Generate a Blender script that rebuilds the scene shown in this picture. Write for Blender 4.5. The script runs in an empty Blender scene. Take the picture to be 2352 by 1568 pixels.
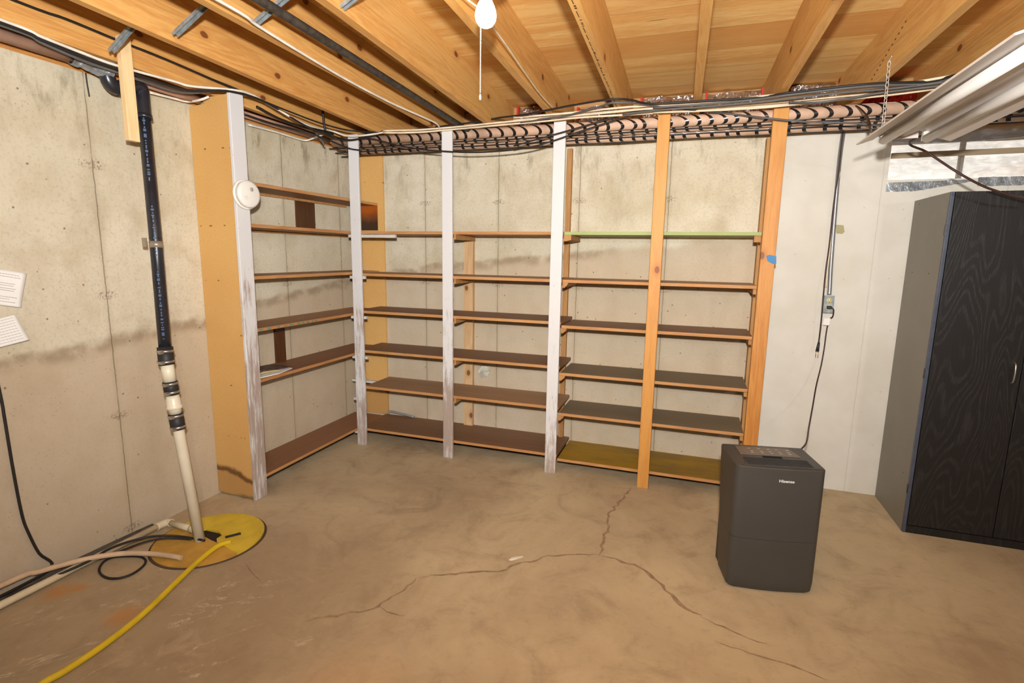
import bpy, bmesh, math, random
from mathutils import Vector, Matrix, noise
random.seed(7)
S = bpy.context.scene
COL = S.collection
PI = math.pi

# ------------------------------------------------------------------ camera, world, lights, exposure
cam_d = bpy.data.cameras.new('camera')
cam_d.sensor_width = 36.0
cam_d.lens = 1216.0 / 2352.0 * 36.0
cam_d.clip_start = 0.05
cam = bpy.data.objects.new('camera', cam_d)
COL.objects.link(cam)
YAW, PITCH, ROLL = 0.3258, 0.1629, 0.0163
fwv = Vector((-math.sin(YAW), math.cos(YAW), 0))
rt0 = Vector((math.cos(YAW), math.sin(YAW), 0))
up0 = Vector((0, 0, 1))
F = math.cos(PITCH) * fwv - math.sin(PITCH) * up0
U2 = math.cos(PITCH) * up0 + math.sin(PITCH) * fwv
R = math.cos(ROLL) * rt0 + math.sin(ROLL) * U2
U = -math.sin(ROLL) * rt0 + math.cos(ROLL) * U2
M = Matrix((R, U, -F)).transposed().to_4x4()
M.translation = Vector((2.7828, -3.9087, 1.5376))
cam.matrix_world = M
S.camera = cam

S.view_settings.view_transform = 'Standard'
S.view_settings.look = 'None'
S.view_settings.exposure = 0.0
S.view_settings.gamma = 1.0
S.view_settings.use_curve_mapping = False
S.cycles.diffuse_bounces = 2

w = bpy.data.worlds.new('daylight')
S.world = w
w.use_nodes = True
w.node_tree.nodes['Background'].inputs[0].default_value = (0.90, 0.95, 1.0, 1)
w.node_tree.nodes['Background'].inputs[1].default_value = 0.05


def light(name, kind, loc, energy, color=(1, 1, 1), radius=0.05, falloff=None, rot=None, size=None, spot=None):
    d = bpy.data.lights.new(name, kind)
    d.color = color
    d.energy = energy
    if kind in ('POINT', 'SPOT'):
        d.shadow_soft_size = radius
    if spot:
        d.spot_size = math.radians(spot[0])
        d.spot_blend = spot[1]
    if kind == 'SUN':
        d.angle = radius
    if size:
        d.shape = 'RECTANGLE'
        d.size, d.size_y = size
    if falloff:
        d.use_nodes = True
        nt = d.node_tree
        em = nt.nodes['Emission']
        lf = nt.nodes.new('ShaderNodeLightFalloff')
        lf.inputs['Strength'].default_value = falloff
        nt.links.new(lf.outputs['Linear'], em.inputs['Strength'])
    o = bpy.data.objects.new(name, d)
    o.location = loc
    if rot:
        o.rotation_euler = rot
    COL.objects.link(o)
    return o


FLASH = 168.0
# the flash on top of the camera: casts the hard shadows seen behind joists, shelves and cables
light('camera_flash', 'SPOT', (2.79, -3.95, 1.775), FLASH, (0.97, 0.96, 0.95), 0.035, falloff=1.0,
      rot=(math.radians(90 + 29), 0, YAW), spot=(176, 1.0))
# the lit bare bulb, then two unseen fill lights added to brighten the floor
light('bulb_light', 'POINT', (2.13, -2.27, 2.20), 3.0, (1.0, 0.86, 0.66), 0.035)
light('rear_fill_light', 'POINT', (2.7, -4.15, 2.0), 70.0, (0.93, 0.97, 1.0), 0.05)  # added fill with no visible source, lifts the near floor
light('side_fill_light', 'POINT', (4.9, -3.4, 2.0), 34.0, (0.93, 0.97, 1.0), 0.05)  # added unseen fill for the right side of the floor
light('sun', 'SUN', (6, 5, 6), 6.0, (1.0, 0.95, 0.88), 0.02, rot=(math.radians(-65), 0, math.radians(-25)))

# ------------------------------------------------------------------ node helpers


class N:
    """tiny expression helper for shader nodes"""
    def __init__(self, name):
        self.m = bpy.data.materials.new(name)
        self.m.use_nodes = True
        self.t = self.m.node_tree
        self.b = self.t.nodes['Principled BSDF']
        self.tc = self.t.nodes.new('ShaderNodeTexCoord')
        self.co = self.tc.outputs['Object']

    def node(self, typ, **kw):
        n = self.t.nodes.new(typ)
        for k, v in kw.items():
            setattr(n, k, v)
        return n

    def put(self, sock, v):
        if hasattr(v, 'is_output') or hasattr(v, 'links'):
            self.t.links.new(v, sock)
        else:
            if sock.type == 'RGBA' and not isinstance(v, (int, float)):
                v = tuple(v) + (1,) if len(v) == 3 else v
            sock.default_value = v

    def math(self, op, a, b=0.0, c=None, clamp=False):
        n = self.node('ShaderNodeMath', operation=op, use_clamp=clamp)
        self.put(n.inputs[0], a)
        self.put(n.inputs[1], b)
        if c is not None:
            self.put(n.inputs[2], c)
        return n.outputs[0]

    def xyz(self, co=None):
        n = self.node('ShaderNodeSeparateXYZ')
        self.put(n.inputs[0], co or self.co)
        return n.outputs

    def comb(self, x, y, z):
        n = self.node('ShaderNodeCombineXYZ')
        for i, v in enumerate((x, y, z)):
            self.put(n.inputs[i], v)
        return n.outputs[0]

    def mapping(self, scale=(1, 1, 1), loc=(0, 0, 0), co=None):
        n = self.node('ShaderNodeMapping')
        self.put(n.inputs[0], co or self.co)
        n.inputs['Scale'].default_value = scale
        n.inputs['Location'].default_value = loc
        return n.outputs[0]

    def rnd(self):
        return self.node('ShaderNodeObjectInfo').outputs['Random']

    def noise(self, scale=5, detail=4, rough=0.55, co=None, dist=0.0, w=None):
        n = self.node('ShaderNodeTexNoise')
        if w is not None:
            n.noise_dimensions = '4D'
            self.put(n.inputs['W'], w)
        self.put(n.inputs['Vector'], co or self.co)
        n.inputs['Scale'].default_value = scale
        n.inputs['Detail'].default_value = detail
        n.inputs['Roughness'].default_value = rough
        n.inputs['Distortion'].default_value = dist
        return n.outputs[0]

    def voro(self, scale=5, feature='F1', co=None, out='Distance', rand=1.0, dim='3D'):
        n = self.node('ShaderNodeTexVoronoi', feature=feature, voronoi_dimensions=dim)
        self.put(n.inputs['Vector'], co or self.co)
        n.inputs['Scale'].default_value = scale
        n.inputs['Randomness'].default_value = rand
        return n.outputs[out]

    def ramp(self, f, a, b, lo=0.0, hi=1.0):
        n = self.node('ShaderNodeMapRange', interpolation_type='SMOOTHSTEP')
        self.put(n.inputs[0], f)
        n.inputs[1].default_value = a
        n.inputs[2].default_value = b
        n.inputs[3].default_value = lo
        n.inputs[4].default_value = hi
        return n.outputs[0]

    def mix(self, f, a, b, blend='MIX'):
        n = self.node('ShaderNodeMix', data_type='RGBA', blend_type=blend)
        self.put(n.inputs[0], f)
        self.put(n.inputs[6], a)
        self.put(n.inputs[7], b)
        return n.outputs[2]

    def bump(self, h, strength=0.3, dist=0.01, prev=None):
        n = self.node('ShaderNodeBump')
        n.inputs['Strength'].default_value = strength
        n.inputs['Distance'].default_value = dist
        self.put(n.inputs['Height'], h)
        if prev:
            self.put(n.inputs['Normal'], prev)
        return n.outputs[0]

    def done(self, color=None, rough=None, metal=None, normal=None, spec=None):
        if color is not None:
            self.put(self.b.inputs['Base Color'], color)
        if rough is not None:
            self.put(self.b.inputs['Roughness'], rough)
        if metal is not None:
            self.put(self.b.inputs['Metallic'], metal)
        if normal is not None:
            self.put(self.b.inputs['Normal'], normal)
        if spec is not None:
            self.put(self.b.inputs['Specular IOR Level'], spec)
        return self.m


def lin(r, g, b):
    """sRGB 0-255 to linear"""
    f = lambda c: (c / 255 / 12.92) if c <= 10 else ((c / 255 + 0.055) / 1.055) ** 2.4
    return (f(r), f(g), f(b))


def plain(name, rgb, rough=0.6, metal=0.0, var=0.12, scale=12, bump=0.05, spec=0.4):
    n = N(name)
    f = n.noise(scale, 4, 0.6)
    c = n.mix(n.ramp(f, 0.3, 0.7), tuple(x * (1 - var) for x in rgb), tuple(min(1, x * (1 + var)) for x in rgb))
    return n.done(c, rough, metal, n.bump(n.noise(scale * 8, 2), bump, 0.002), spec)


def wood(name, light_c, dark_c, axis='Y', rough=0.6, knots=True, knot_c=None, scale=1.0, wear=None, contrast=1.0, spec=0.3):
    """grain stretched along one axis, rings, knots; random per object"""
    n = N(name)
    i = 'XYZ'.index(axis)
    sc = [1.0, 1.0, 1.0]
    sc[i] = 0.07
    r = n.math('MULTIPLY', n.rnd(), 37.0)
    off = n.comb(r, n.math('MULTIPLY', r, 1.7), n.math('MULTIPLY', r, 0.6))
    add = n.node('ShaderNodeVectorMath', operation='ADD')
    n.put(add.inputs[0], n.co)
    n.put(add.inputs[1], off)
    base = add.outputs[0]
    st = n.mapping(tuple(x * scale for x in sc), co=base)
    warp = n.noise(2.5, 2, 0.5, co=n.mapping(tuple((3.0 if k == i else 14.0) * 0.2 for k in range(3)), co=base))
    fig = n.noise(9, 2, 0.5, co=st, dist=0.5)
    rings = n.math('SINE', n.math('ADD', n.math('MULTIPLY', fig, 55.0), n.math('MULTIPLY', warp, 10.0)))
    fine = n.noise(130, 3, 0.7, co=st)
    big = n.noise(3.0, 2, 0.5, co=st)
    f = n.math('ADD', n.math('MULTIPLY', n.ramp(rings, -1, 1), 0.10 * contrast), n.math('MULTIPLY', fine, 0.40 * contrast))
    f = n.math('ADD', f, n.math('MULTIPLY', big, 0.55))
    c = n.mix(n.ramp(f, 0.33, 0.85), light_c, dark_c)
    if knots:
        bx, by, bz = n.xyz(base)
        if axis == 'Y':
            kc2 = n.comb(n.math('MULTIPLY', by, 1.9), n.math('MULTIPLY', bz, 3.0), 0.0)
        elif axis == 'Z':
            kc2 = n.comb(n.math('MULTIPLY', n.math('ADD', bx, by), 3.0), n.math('MULTIPLY', bz, 2.0), 0.0)
        else:
            kc2 = n.comb(n.math('MULTIPLY', bx, 1.9), n.math('MULTIPLY', bz, 3.0), 0.0)
        v = n.voro(1.0, co=kc2, dim='2D')
        vz = n.math('ADD', v, n.math('MULTIPLY', n.noise(20, 2, co=base), 0.03))
        halo = n.ramp(vz, 0.05, 0.15, 0.6, 0.0)
        core = n.ramp(vz, 0.05, 0.066, 0.85, 0.0)
        kc = knot_c or tuple(x * 0.35 for x in dark_c)
        c = n.mix(halo, c, dark_c)
        c = n.mix(core, c, kc)
    if wear:
        wc, amt = wear
        wf = n.noise(7, 5, 0.65, co=n.mapping(tuple(0.35 if k == i else 1.6 for k in range(3)), co=base))
        c = n.mix(n.ramp(wf, 0.62 - amt, 0.72 - amt), c, wc)
    return n.done(c, rough, 0, n.bump(fine, 0.12, 0.002), spec)


# ------------------------------------------------------------------ materials
def concrete(name, axis, painted=False):
    n = N(name)
    X, Y, Z = n.xyz()
    t = X if axis == 'x' else Y
    big = n.noise(1.1, 5, 0.6)
    mid = n.noise(5, 5, 0.6)
    fine = n.noise(60, 4, 0.7)
    base = n.mix(n.ramp(big, 0.35, 0.65), lin(202, 190, 164), lin(216, 205, 182))
    base = n.mix(n.ramp(n.noise(2.6, 6, 0.7, co=n.mapping((1, 1, 0.7))), 0.5, 0.72, 0, 0.5), base, lin(160, 142, 110))
    base = n.mix(n.ramp(mid, 0.42, 0.72, 0, 0.7), base, lin(192, 176, 146))
    # vertical weathering streaks under the top edge
    st = n.noise(6, 5, 0.65, co=n.comb(n.math('MULTIPLY', t, 2.2), 0.3, n.math('MULTIPLY', Z, 0.7)))
    top = n.ramp(Z, 1.85, 2.30)
    base = n.mix(n.math('MULTIPLY', n.ramp(st, 0.5, 0.72, 0, 0.65), top), base, lin(128, 116, 92))
    base = n.mix(n.ramp(fine, 0.48, 0.75, 0, 0.40), base, lin(150, 136, 108))
    # pinker, rougher lower lift under the pour line, darkened too for dimmer light there
    if axis == 'x':
        a, b, lo, hi = 1.33, 0.115, 0.2, 2.35
    else:
        a, b, lo, hi = 1.295, 0.108, -9.0, -0.05
    line = n.math('ADD', n.math('MULTIPLY', t, b), a)
    wob = n.math('MULTIPLY', n.math('SUBTRACT', n.noise(2.2, 4, 0.6), 0.5), 0.16)
    d = n.math('SUBTRACT', n.math('ADD', Z, wob), line)
    below = n.ramp(d, 0.03, -0.03)
    inr = n.math('MULTIPLY', n.ramp(t, lo, lo + 0.3), n.ramp(t, hi, hi - 0.3) if axis == 'x' else 1.0)
    base = n.mix(n.math('MULTIPLY', below, 0.6), base, lin(186, 163, 136))
    band = n.math('MULTIPLY', n.ramp(d, 0.035, 0.0), n.ramp(d, -0.075, -0.01))
    band = n.math('MULTIPLY', n.math('MULTIPLY', band, n.ramp(n.noise(9, 3), 0.25, 0.6)), inr)
    base = n.mix(n.math('MULTIPLY', band, 0.6), base, lin(136, 112, 86))
    # joints of the form panels
    ph = 0.709 if axis == 'x' else -0.145
    jw = n.math('MULTIPLY', n.math('SUBTRACT', n.noise(14, 3, 0.7, co=n.comb(0, 0, Z)), 0.5), 0.012)
    u = n.math('ADD', n.math('SUBTRACT', t, ph - 62.5), jw)
    fr = n.math('ABSOLUTE', n.math('SUBTRACT', n.math('MODULO', u, 0.6265 if axis == 'x' else 0.633), 0.0))
    per = 0.6265 if axis == 'x' else 0.633
    if axis == 'x':
        u = n.math('ADD', n.math('SUBTRACT', t, ph - 0.6265 * 20), jw)
    else:
        u = n.math('ADD', n.math('SUBTRACT', t, ph - 0.633 * 40), jw)
    m = n.math('MODULO', u, per)
    dj = n.math('MINIMUM', m, n.math('SUBTRACT', per, m))
    joint = n.math('MULTIPLY', n.ramp(dj, 0.0035, 0.0012), n.ramp(n.noise(7, 3), 0.25, 0.5, 0.35, 1.0))
    soft = n.ramp(dj, 0.03, 0.0, 0.0, 0.25)
    # form tie marks where joints meet the tie rows
    zz = n.math('MODULO', n.math('ADD', Z, 0.627 * 4 - 0.05), 0.627)
    dz = n.math('MINIMUM', zz, n.math('SUBTRACT', 0.627, zz))
    dd = n.math('SQRT', n.math('ADD', n.math('MULTIPLY', n.math('MULTIPLY', dj, dj), 0.16), n.math('MULTIPLY', dz, dz)))
    dd = n.math('ADD', dd, n.math('MULTIPLY', n.math('SUBTRACT', n.noise(50, 3), 0.5), 0.035))
    tie = n.math('MULTIPLY', n.ramp(dd, 0.028, 0.012), n.ramp(n.noise(90, 2), 0.45, 0.6))
    # pits
    v = n.voro(16)
    gate = n.ramp(n.voro(16, out='Color'), 0.50, 0.54)
    pit = n.math('MULTIPLY', n.ramp(v, 0.10, 0.05), gate)
    v2 = n.voro(55)
    pit2 = n.math('MULTIPLY', n.ramp(v2, 0.16, 0.08), n.ramp(n.noise(4, 3), 0.5, 0.6))
    dark = n.math('MAXIMUM', n.math('MULTIPLY', pit, 0.75), n.math('MULTIPLY', pit2, 0.5))
    base = n.mix(soft, base, lin(160, 146, 116))
    base = n.mix(n.math('MULTIPLY', tie, 0.6), base, lin(120, 98, 76))
    base = n.mix(dark, base, lin(96, 82, 62))
    base = n.mix(n.math('MULTIPLY', joint, 0.65), base, lin(100, 82, 60))
    h = n.math('SUBTRACT', n.math('ADD', n.math('MULTIPLY', fine, 0.35), n.math('MULTIPLY', mid, 0.3)),
               n.math('ADD', n.math('MULTIPLY', dark, 0.6), joint))
    if painted:
        # white masonry paint starts beside the shelf post
        edge = n.math('ADD', X, n.math('MULTIPLY', n.math('SUBTRACT', n.noise(25, 2), 0.5), 0.006))
        tope = n.math('ADD', Z, n.math('MULTIPLY', n.math('SUBTRACT', n.noise(30, 3), 0.5), 0.03))
        chips = n.math('MULTIPLY', n.ramp(n.noise(45, 4, 0.7), 0.66, 0.70), n.ramp(Z, 0.5, 0.15))
        pm = n.math('MULTIPLY', n.ramp(edge, 3.255, 3.259), n.ramp(tope, 2.352, 2.345))
        pm = n.math('MULTIPLY', pm, n.math('SUBTRACT', 1.0, chips))
        pc = n.mix(n.ramp(n.noise(3, 3), 0.3, 0.7), lin(210, 203, 188), lin(219, 213, 200))
        pc = n.mix(n.math('MULTIPLY', pit, 0.35), pc, lin(170, 155, 130))
        pc = n.mix(n.math('MULTIPLY', joint, 0.22), pc, lin(170, 155, 130))
        base = n.mix(pm, base, pc)
    return n.done(base, 0.9, 0, n.bump(h, 0.35, 0.006), 0.2)


M_WALLX = concrete('back_wall_concrete', 'x', painted=True)
M_WALLY = concrete('left_wall_concrete', 'y')


def floor_mat():
    n = N('floor_concrete')
    X, Y, Z = n.xyz()
    a = n.noise(0.8, 6, 0.62, dist=0.6)
    b = n.noise(3.2, 6, 0.65, dist=1.2)
    c = n.noise(22, 5, 0.7)
    base = n.mix(n.ramp(a, 0.33, 0.66), lin(176, 153, 122), lin(204, 182, 146))
    base = n.mix(n.ramp(b, 0.45, 0.75, 0, 0.5), base, lin(146, 124, 98))
    base = n.mix(n.ramp(c, 0.5, 0.8, 0, 0.3), base, lin(140, 114, 84))
    # trowel swirls
    sw = n.noise(5, 4, 0.6, co=n.mapping((0.6, 2.2, 1)), dist=2.0)
    base = n.mix(n.ramp(sw, 0.55, 0.7, 0, 0.22), base, lin(206, 178, 138))

    def blob(x, y, r, soft=0.5):
        dx = n.math('SUBTRACT', X, x)
        dy = n.math('SUBTRACT', Y, y)
        q = n.math('SQRT', n.math('ADD', n.math('MULTIPLY', dx, dx), n.math('MULTIPLY', dy, dy)))
        q = n.math('ADD', q, n.math('MULTIPLY', n.math('SUBTRACT', b, 0.5), r * 1.2))
        return n.ramp(q, r, r * soft)
    # damp, mineral-stained corner by the sump
    damp = blob(0.75, -2.6, 1.0, 0.45)
    base = n.mix(n.math('MULTIPLY', damp, 0.45), base, lin(142, 120, 94))
    v = n.noise(1.5, 6, 0.62, co=n.comb(n.math('SUBTRACT', n.math('MULTIPLY', X, 2.2), n.math('MULTIPLY', Y, 1.5)), n.math('ADD', n.math('MULTIPLY', X, 0.45), n.math('MULTIPLY', Y, 0.6)), 0.0), dist=0.5)
    vein = n.ramp(n.math('ABSOLUTE', n.math('SUBTRACT', v, 0.5)), 0.006, 0.001)
    vein = n.math('MULTIPLY', n.math('MULTIPLY', vein, damp), n.ramp(n.noise(6, 2), 0.4, 0.6))
    base = n.mix(n.math('MULTIPLY', vein, 0.6), base, lin(222, 204, 178))
    haze = n.math('MULTIPLY', n.ramp(n.noise(7, 5, 0.7, dist=1.0), 0.52, 0.72), damp)
    base = n.mix(n.math('MULTIPLY', haze, 0.30), base, lin(208, 182, 148))
    for (x, y, r) in ((0.22, -2.45, 0.05), (0.16, -2.50, 0.10), (0.60, -2.52, 0.11)):
        base = n.mix(n.math('MULTIPLY', blob(x, y, r, 0.05), 0.6), base, lin(196, 128, 50))
    base = n.mix(n.math('MULTIPLY', blob(1.72, -2.55, 0.3, 0.1), 0.25), base, lin(186, 124, 66))
    base = n.mix(n.ramp(n.noise(2.2, 5, 0.65, co=n.mapping((1.6, 0.8, 1), loc=(3, 1, 0))), 0.52, 0.74, 0, 0.28), base, lin(132, 104, 76))
    # small dark spots
    v3 = n.voro(5)
    base = n.mix(n.math('MULTIPLY', n.ramp(v3, 0.03, 0.015), 0.6), base, lin(80, 60, 44))
    h = n.math('ADD', n.math('MULTIPLY', c, 0.4), n.math('MULTIPLY', b, 0.5))
    return n.done(base, n.ramp(a, 0.3, 0.7, 0.62, 0.8), 0, n.bump(h, 0.18, 0.006), 0.3)


M_FLOOR = floor_mat()
JL, JD = lin(232, 180, 106), lin(198, 134, 68)
M_JOIST = wood('joist_fir', JL, JD, 'Y', knots=True, knot_c=lin(104, 48, 24), rough=0.6)
M_PLATE = wood('sill_fir', lin(214, 152, 84), lin(170, 104, 48), 'Y', knots=False)
M_PLATEX = wood('header_fir', lin(196, 150, 96), lin(140, 98, 56), 'X', knots=False)
M_BAREPOST = wood('bare_pine_post', lin(208, 148, 74), lin(180, 112, 46), 'Z', rough=0.5, knots=True, knot_c=lin(130, 66, 26), spec=0.35)
M_STUD = wood('pale_stud', lin(214, 178, 134), lin(182, 140, 94), 'Z', rough=0.7, knots=True, knot_c=lin(110, 60, 34))
M_STUDD = wood('brown_stud', lin(186, 138, 84), lin(146, 98, 54), 'Z', rough=0.7, knots=False)
M_HANG = wood('new_pine', lin(244, 214, 166), lin(226, 184, 124), 'Z', knots=True, knot_c=lin(170, 100, 50))
M_SHELF = wood('shelf_plywood', lin(172, 134, 98), lin(136, 100, 70), 'X', rough=0.6, knots=False, contrast=0.6)
M_SHELFY = wood('shelf_plywood_side', lin(168, 128, 92), lin(132, 94, 64), 'Y', rough=0.6, knots=False, contrast=0.6)
M_SHELFR = wood('shelf_redbrown', lin(134, 98, 70), lin(98, 68, 48), 'X', rough=0.55, knots=False, contrast=0.6)
M_SHELFRY = wood('shelf_redbrown_side', lin(144, 100, 68), lin(108, 70, 46), 'Y', rough=0.55, knots=False, contrast=0.6)
M_SHELFG = wood('shelf_grey_worn', lin(128, 112, 88), lin(100, 84, 62), 'X', rough=0.7, knots=False, contrast=0.4)
M_EDGE = wood('cut_edge', lin(196, 146, 94), lin(164, 108, 62), 'X', knots=False)
M_EDGEY = wood('cut_edge_side', lin(196, 146, 94), lin(164, 108, 62), 'Y', knots=False)
M_DKBOARD = wood('dark_stained_board', lin(92, 56, 30), lin(56, 32, 18), 'Z', rough=0.4, knots=False)
M_LATH = wood('grey_lath', lin(158, 140, 112), lin(132, 112, 84), 'X', knots=False, contrast=0.4)
M_PARTEDGE = plain('particle_edge', lin(206, 160, 104), 0.8)


def subfloor_mat():
    n = N('subfloor_planks')
    X, Y, Z = n.xyz()
    wv = n.math('MULTIPLY', n.math('SUBTRACT', n.noise(3, 2, co=n.comb(X, 0, 0)), 0.5), 0.01)
    row = n.math('FLOOR', n.math('DIVIDE', n.math('ADD', n.math('ADD', Y, 30.05), wv), 0.285))
    m = n.math('MODULO', n.math('ADD', n.math('ADD', Y, 30.05), wv), 0.285)
    wn = n.node('ShaderNodeTexWhiteNoise', noise_dimensions='1D')
    n.put(wn.inputs['W'], row)
    rv = wn.outputs['Value']
    st = n.mapping((0.12, 1.0, 1.0), co=n.comb(n.math('ADD', X, n.math('MULTIPLY', rv, 20)), Y, Z))
    fig = n.noise(7, 3, 0.55, co=st, dist=0.6)
    fine = n.noise(90, 3, 0.7, co=st)
    f = n.math('ADD', n.math('MULTIPLY', fig, 0.6), n.math('MULTIPLY', fine, 0.45))
    c = n.mix(n.ramp(f, 0.38, 0.68), lin(252, 214, 142), lin(232, 174, 100))
    c = n.mix(n.math('MULTIPLY', rv, 0.8), c, lin(214, 148, 76))
    red = n.ramp(n.noise(3, 4, 0.6, co=st), 0.6, 0.75, 0, 0.35)
    c = n.mix(red, c, lin(168, 92, 52))
    seam = n.ramp(m, 0.005, 0.002)
    c = n.mix(n.math('MULTIPLY', seam, 0.45), c, lin(120, 70, 30))
    # dark splits along the grain
    sp = n.voro(2.2, co=n.mapping((0.35, 5.0, 1.0)))
    c = n.mix(n.ramp(sp, 0.05, 0.02, 0, 0.8), c, lin(70, 34, 12))
    return n.done(c, 0.65, 0, n.bump(fine, 0.12, 0.003), 0.25)


M_SUB = subfloor_mat()


def white_post_mat():
    n = N('whitewashed_pine')
    r = n.math('MULTIPLY', n.rnd(), 41.0)
    X, Y, Z = n.xyz()
    co = n.comb(n.math('ADD', X, r), Y, n.math('MULTIPLY', Z, 0.12))
    f = n.noise(40, 5, 0.7, co=co)
    g = n.noise(2.2, 4, 0.6, co=n.comb(n.math('ADD', X, r), Y, n.math('MULTIPLY', Z, 0.8)))
    low = n.ramp(Z, 2.2, 0.0, 0.0, 0.20)
    m = n.ramp(n.math('ADD', n.math('ADD', n.math('MULTIPLY', f, 0.55), n.math('MULTIPLY', g, 0.45)), low), 0.60, 0.74, 0, 0.8)
    c = n.mix(m, lin(216, 213, 211), lin(156, 130, 112))
    v = n.voro(14, co=n.comb(n.math('ADD', X, r), Y, Z))
    c = n.mix(n.ramp(v, 0.05, 0.03, 0, 0.6), c, lin(120, 98, 86))
    return n.done(c, 0.6, 0, n.bump(f, 0.15, 0.002), 0.35)


M_WPOST = white_post_mat()
M_WCLEAT = plain('white_painted_cleat', lin(200, 196, 190), 0.6)


def particle_mat():
    n = N('particle_board')
    X, Y, Z = n.xyz()
    a = n.noise(160, 3, 0.8)
    b = n.noise(1.6, 4, 0.6)
    c = n.mix(n.ramp(a, 0.3, 0.7), lin(206, 158, 92), lin(222, 176, 108))
    c = n.mix(n.ramp(b, 0.35, 0.7, 0, 0.4), c, lin(204, 150, 86))
    # water stain and soaked edge at the foot
    wob = n.math('MULTIPLY', n.math('SUBTRACT', n.noise(7, 4), 0.5), 0.09)
    zz = n.math('ADD', n.math('ADD', Z, wob), n.math('MULTIPLY', X, 0.25))
    line = n.math('MULTIPLY', n.ramp(zz, 0.125, 0.145), n.ramp(zz, 0.185, 0.155))
    c = n.mix(n.ramp(zz, 0.16, 0.12, 0, 0.45), c, lin(158, 110, 60))
    c = n.mix(n.math('MULTIPLY', line, 0.85), c, lin(88, 50, 22))
    c = n.mix(n.ramp(n.math('ADD', Z, wob), 0.03, 0.0, 0, 0.8), c, lin(110, 92, 66))
    # nail scars in rows at shelf heights
    for z0 in (0.40, 0.72, 1.04, 1.36, 1.67, 2.10):
        d = n.math('ABSOLUTE', n.math('SUBTRACT', n.math('ADD', Z, n.math('MULTIPLY', n.noise(3, 1), 0.03)), z0 + 0.015))
        s = n.math('MULTIPLY', n.ramp(d, 0.005, 0.002), n.ramp(n.noise(28, 2, co=n.comb(X, 0, z0)), 0.58, 0.62))
        c = n.mix(n.math('MULTIPLY', s, 0.8), c, lin(84, 52, 26))
    return n.done(c, 0.7, 0, n.bump(a, 0.1, 0.001), 0.3)


M_PART = particle_mat()


def paint_shelf(name, a, b, under=None):
    n = N(name)
    f = n.noise(4, 5, 0.65, co=n.mapping((0.6, 2, 1)))
    c = n.mix(n.ramp(f, 0.35, 0.7), a, b)
    v = n.voro(9)
    c = n.mix(n.ramp(v, 0.05, 0.03, 0, 0.7), c, lin(60, 56, 40))
    return n.done(c, 0.6, 0, n.bump(n.noise(60, 3), 0.1, 0.002), 0.35)


M_GREEN = paint_shelf('green_painted_board', lin(166, 178, 116), lin(152, 164, 104))
M_YELLOW = paint_shelf('yellow_painted_board', lin(168, 128, 22), lin(134, 106, 48))
M_TEAL = plain('teal_paint_marks', lin(108, 128, 108), 0.7)

M_BLKPIPE = plain('black_abs_pipe', lin(38, 38, 44), 0.28, spec=0.6, var=0.2)
M_INKBLUE = plain('pale_blue_print', lin(52, 74, 104), 0.5)
M_INKGREY = plain('grey_print', lin(150, 146, 140), 0.6)
M_INKDARK = plain('dark_print', lin(86, 60, 42), 0.8)
M_PVC = plain('white_pvc', lin(228, 216, 190), 0.35, var=0.06, scale=5, spec=0.5)
M_PVCD = plain('aged_pvc', lin(222, 206, 174), 0.45, var=0.12, scale=6)
M_RUBBER = plain('black_rubber', lin(42, 40, 40), 0.55)
M_STEEL = plain('clamp_steel', lin(190, 186, 178), 0.3, 0.9)
M_CHAIN = plain('bright_chain_steel', lin(206, 200, 190), 0.35, 0.4)
M_GALV = plain('galvanised_steel', lin(150, 158, 160), 0.38, 0.35, var=0.25, scale=30)
M_CONDUIT = plain('grey_conduit', lin(146, 146, 146), 0.4, 0.6, var=0.1)
M_IRON = plain('dark_iron_pipe', lin(74, 66, 58), 0.6, 0.3, var=0.35, scale=40)
M_BLACK = plain('black_cable', lin(36, 32, 30), 0.5)
M_GREYC = plain('grey_cable', lin(92, 90, 88), 0.5)
M_CREAM = plain('cream_cable', lin(226, 208, 178), 0.55)
M_BROWNC = plain('dark_brown_cord', lin(58, 34, 26), 0.5)
M_WHITEC = plain('white_cable', lin(232, 222, 206), 0.5)
M_YHOSE = plain('yellow_hose', lin(218, 184, 34), 0.5, var=0.10, scale=9)
M_TANHOSE = plain('tan_hose', lin(206, 176, 144), 0.5)
M_DKFOAM = plain('dark_grey_pipe', lin(74, 68, 60), 0.7, var=0.3, scale=20)
M_LID1 = plain('bright_yellow_lid', lin(216, 184, 58), 0.55, var=0.14, scale=7)
M_LID2 = plain('dusty_yellow_lid', lin(196, 150, 66), 0.7, var=0.16, scale=7)
M_RIM = plain('lid_rim', lin(86, 66, 50), 0.8)
M_HOLE = plain('sump_dark', lin(40, 30, 24), 0.9)
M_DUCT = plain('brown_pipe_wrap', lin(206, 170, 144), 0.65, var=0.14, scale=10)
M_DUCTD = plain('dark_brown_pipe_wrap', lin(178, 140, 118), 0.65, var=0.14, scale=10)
M_TAPE = plain('black_tape', lin(24, 22, 24), 0.22, spec=0.7)
M_PLASTIC = plain('white_plastic', lin(232, 226, 216), 0.42, var=0.02)
M_PLASTICG = plain('plastic_groove', lin(176, 168, 156), 0.5)
M_DEHUM = plain('charcoal_plastic', lin(68, 65, 61), 0.45, var=0.05, scale=4, spec=0.45)
M_DEHUMD = plain('darker_plastic', lin(50, 46, 44), 0.5, var=0.05)
M_DEHUMT = plain('top_plastic', lin(112, 102, 92), 0.4, var=0.05)
M_GRILLE = plain('grille_plastic', lin(58, 60, 62), 0.4)
M_LOGO = plain('logo_silver', lin(214, 212, 208), 0.35)
M_MARK = plain('button_print', lin(176, 166, 146), 0.5)
M_CABSIDE = plain('grey_laminate', lin(134, 128, 116), 0.5, var=0.05, scale=3)
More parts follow.
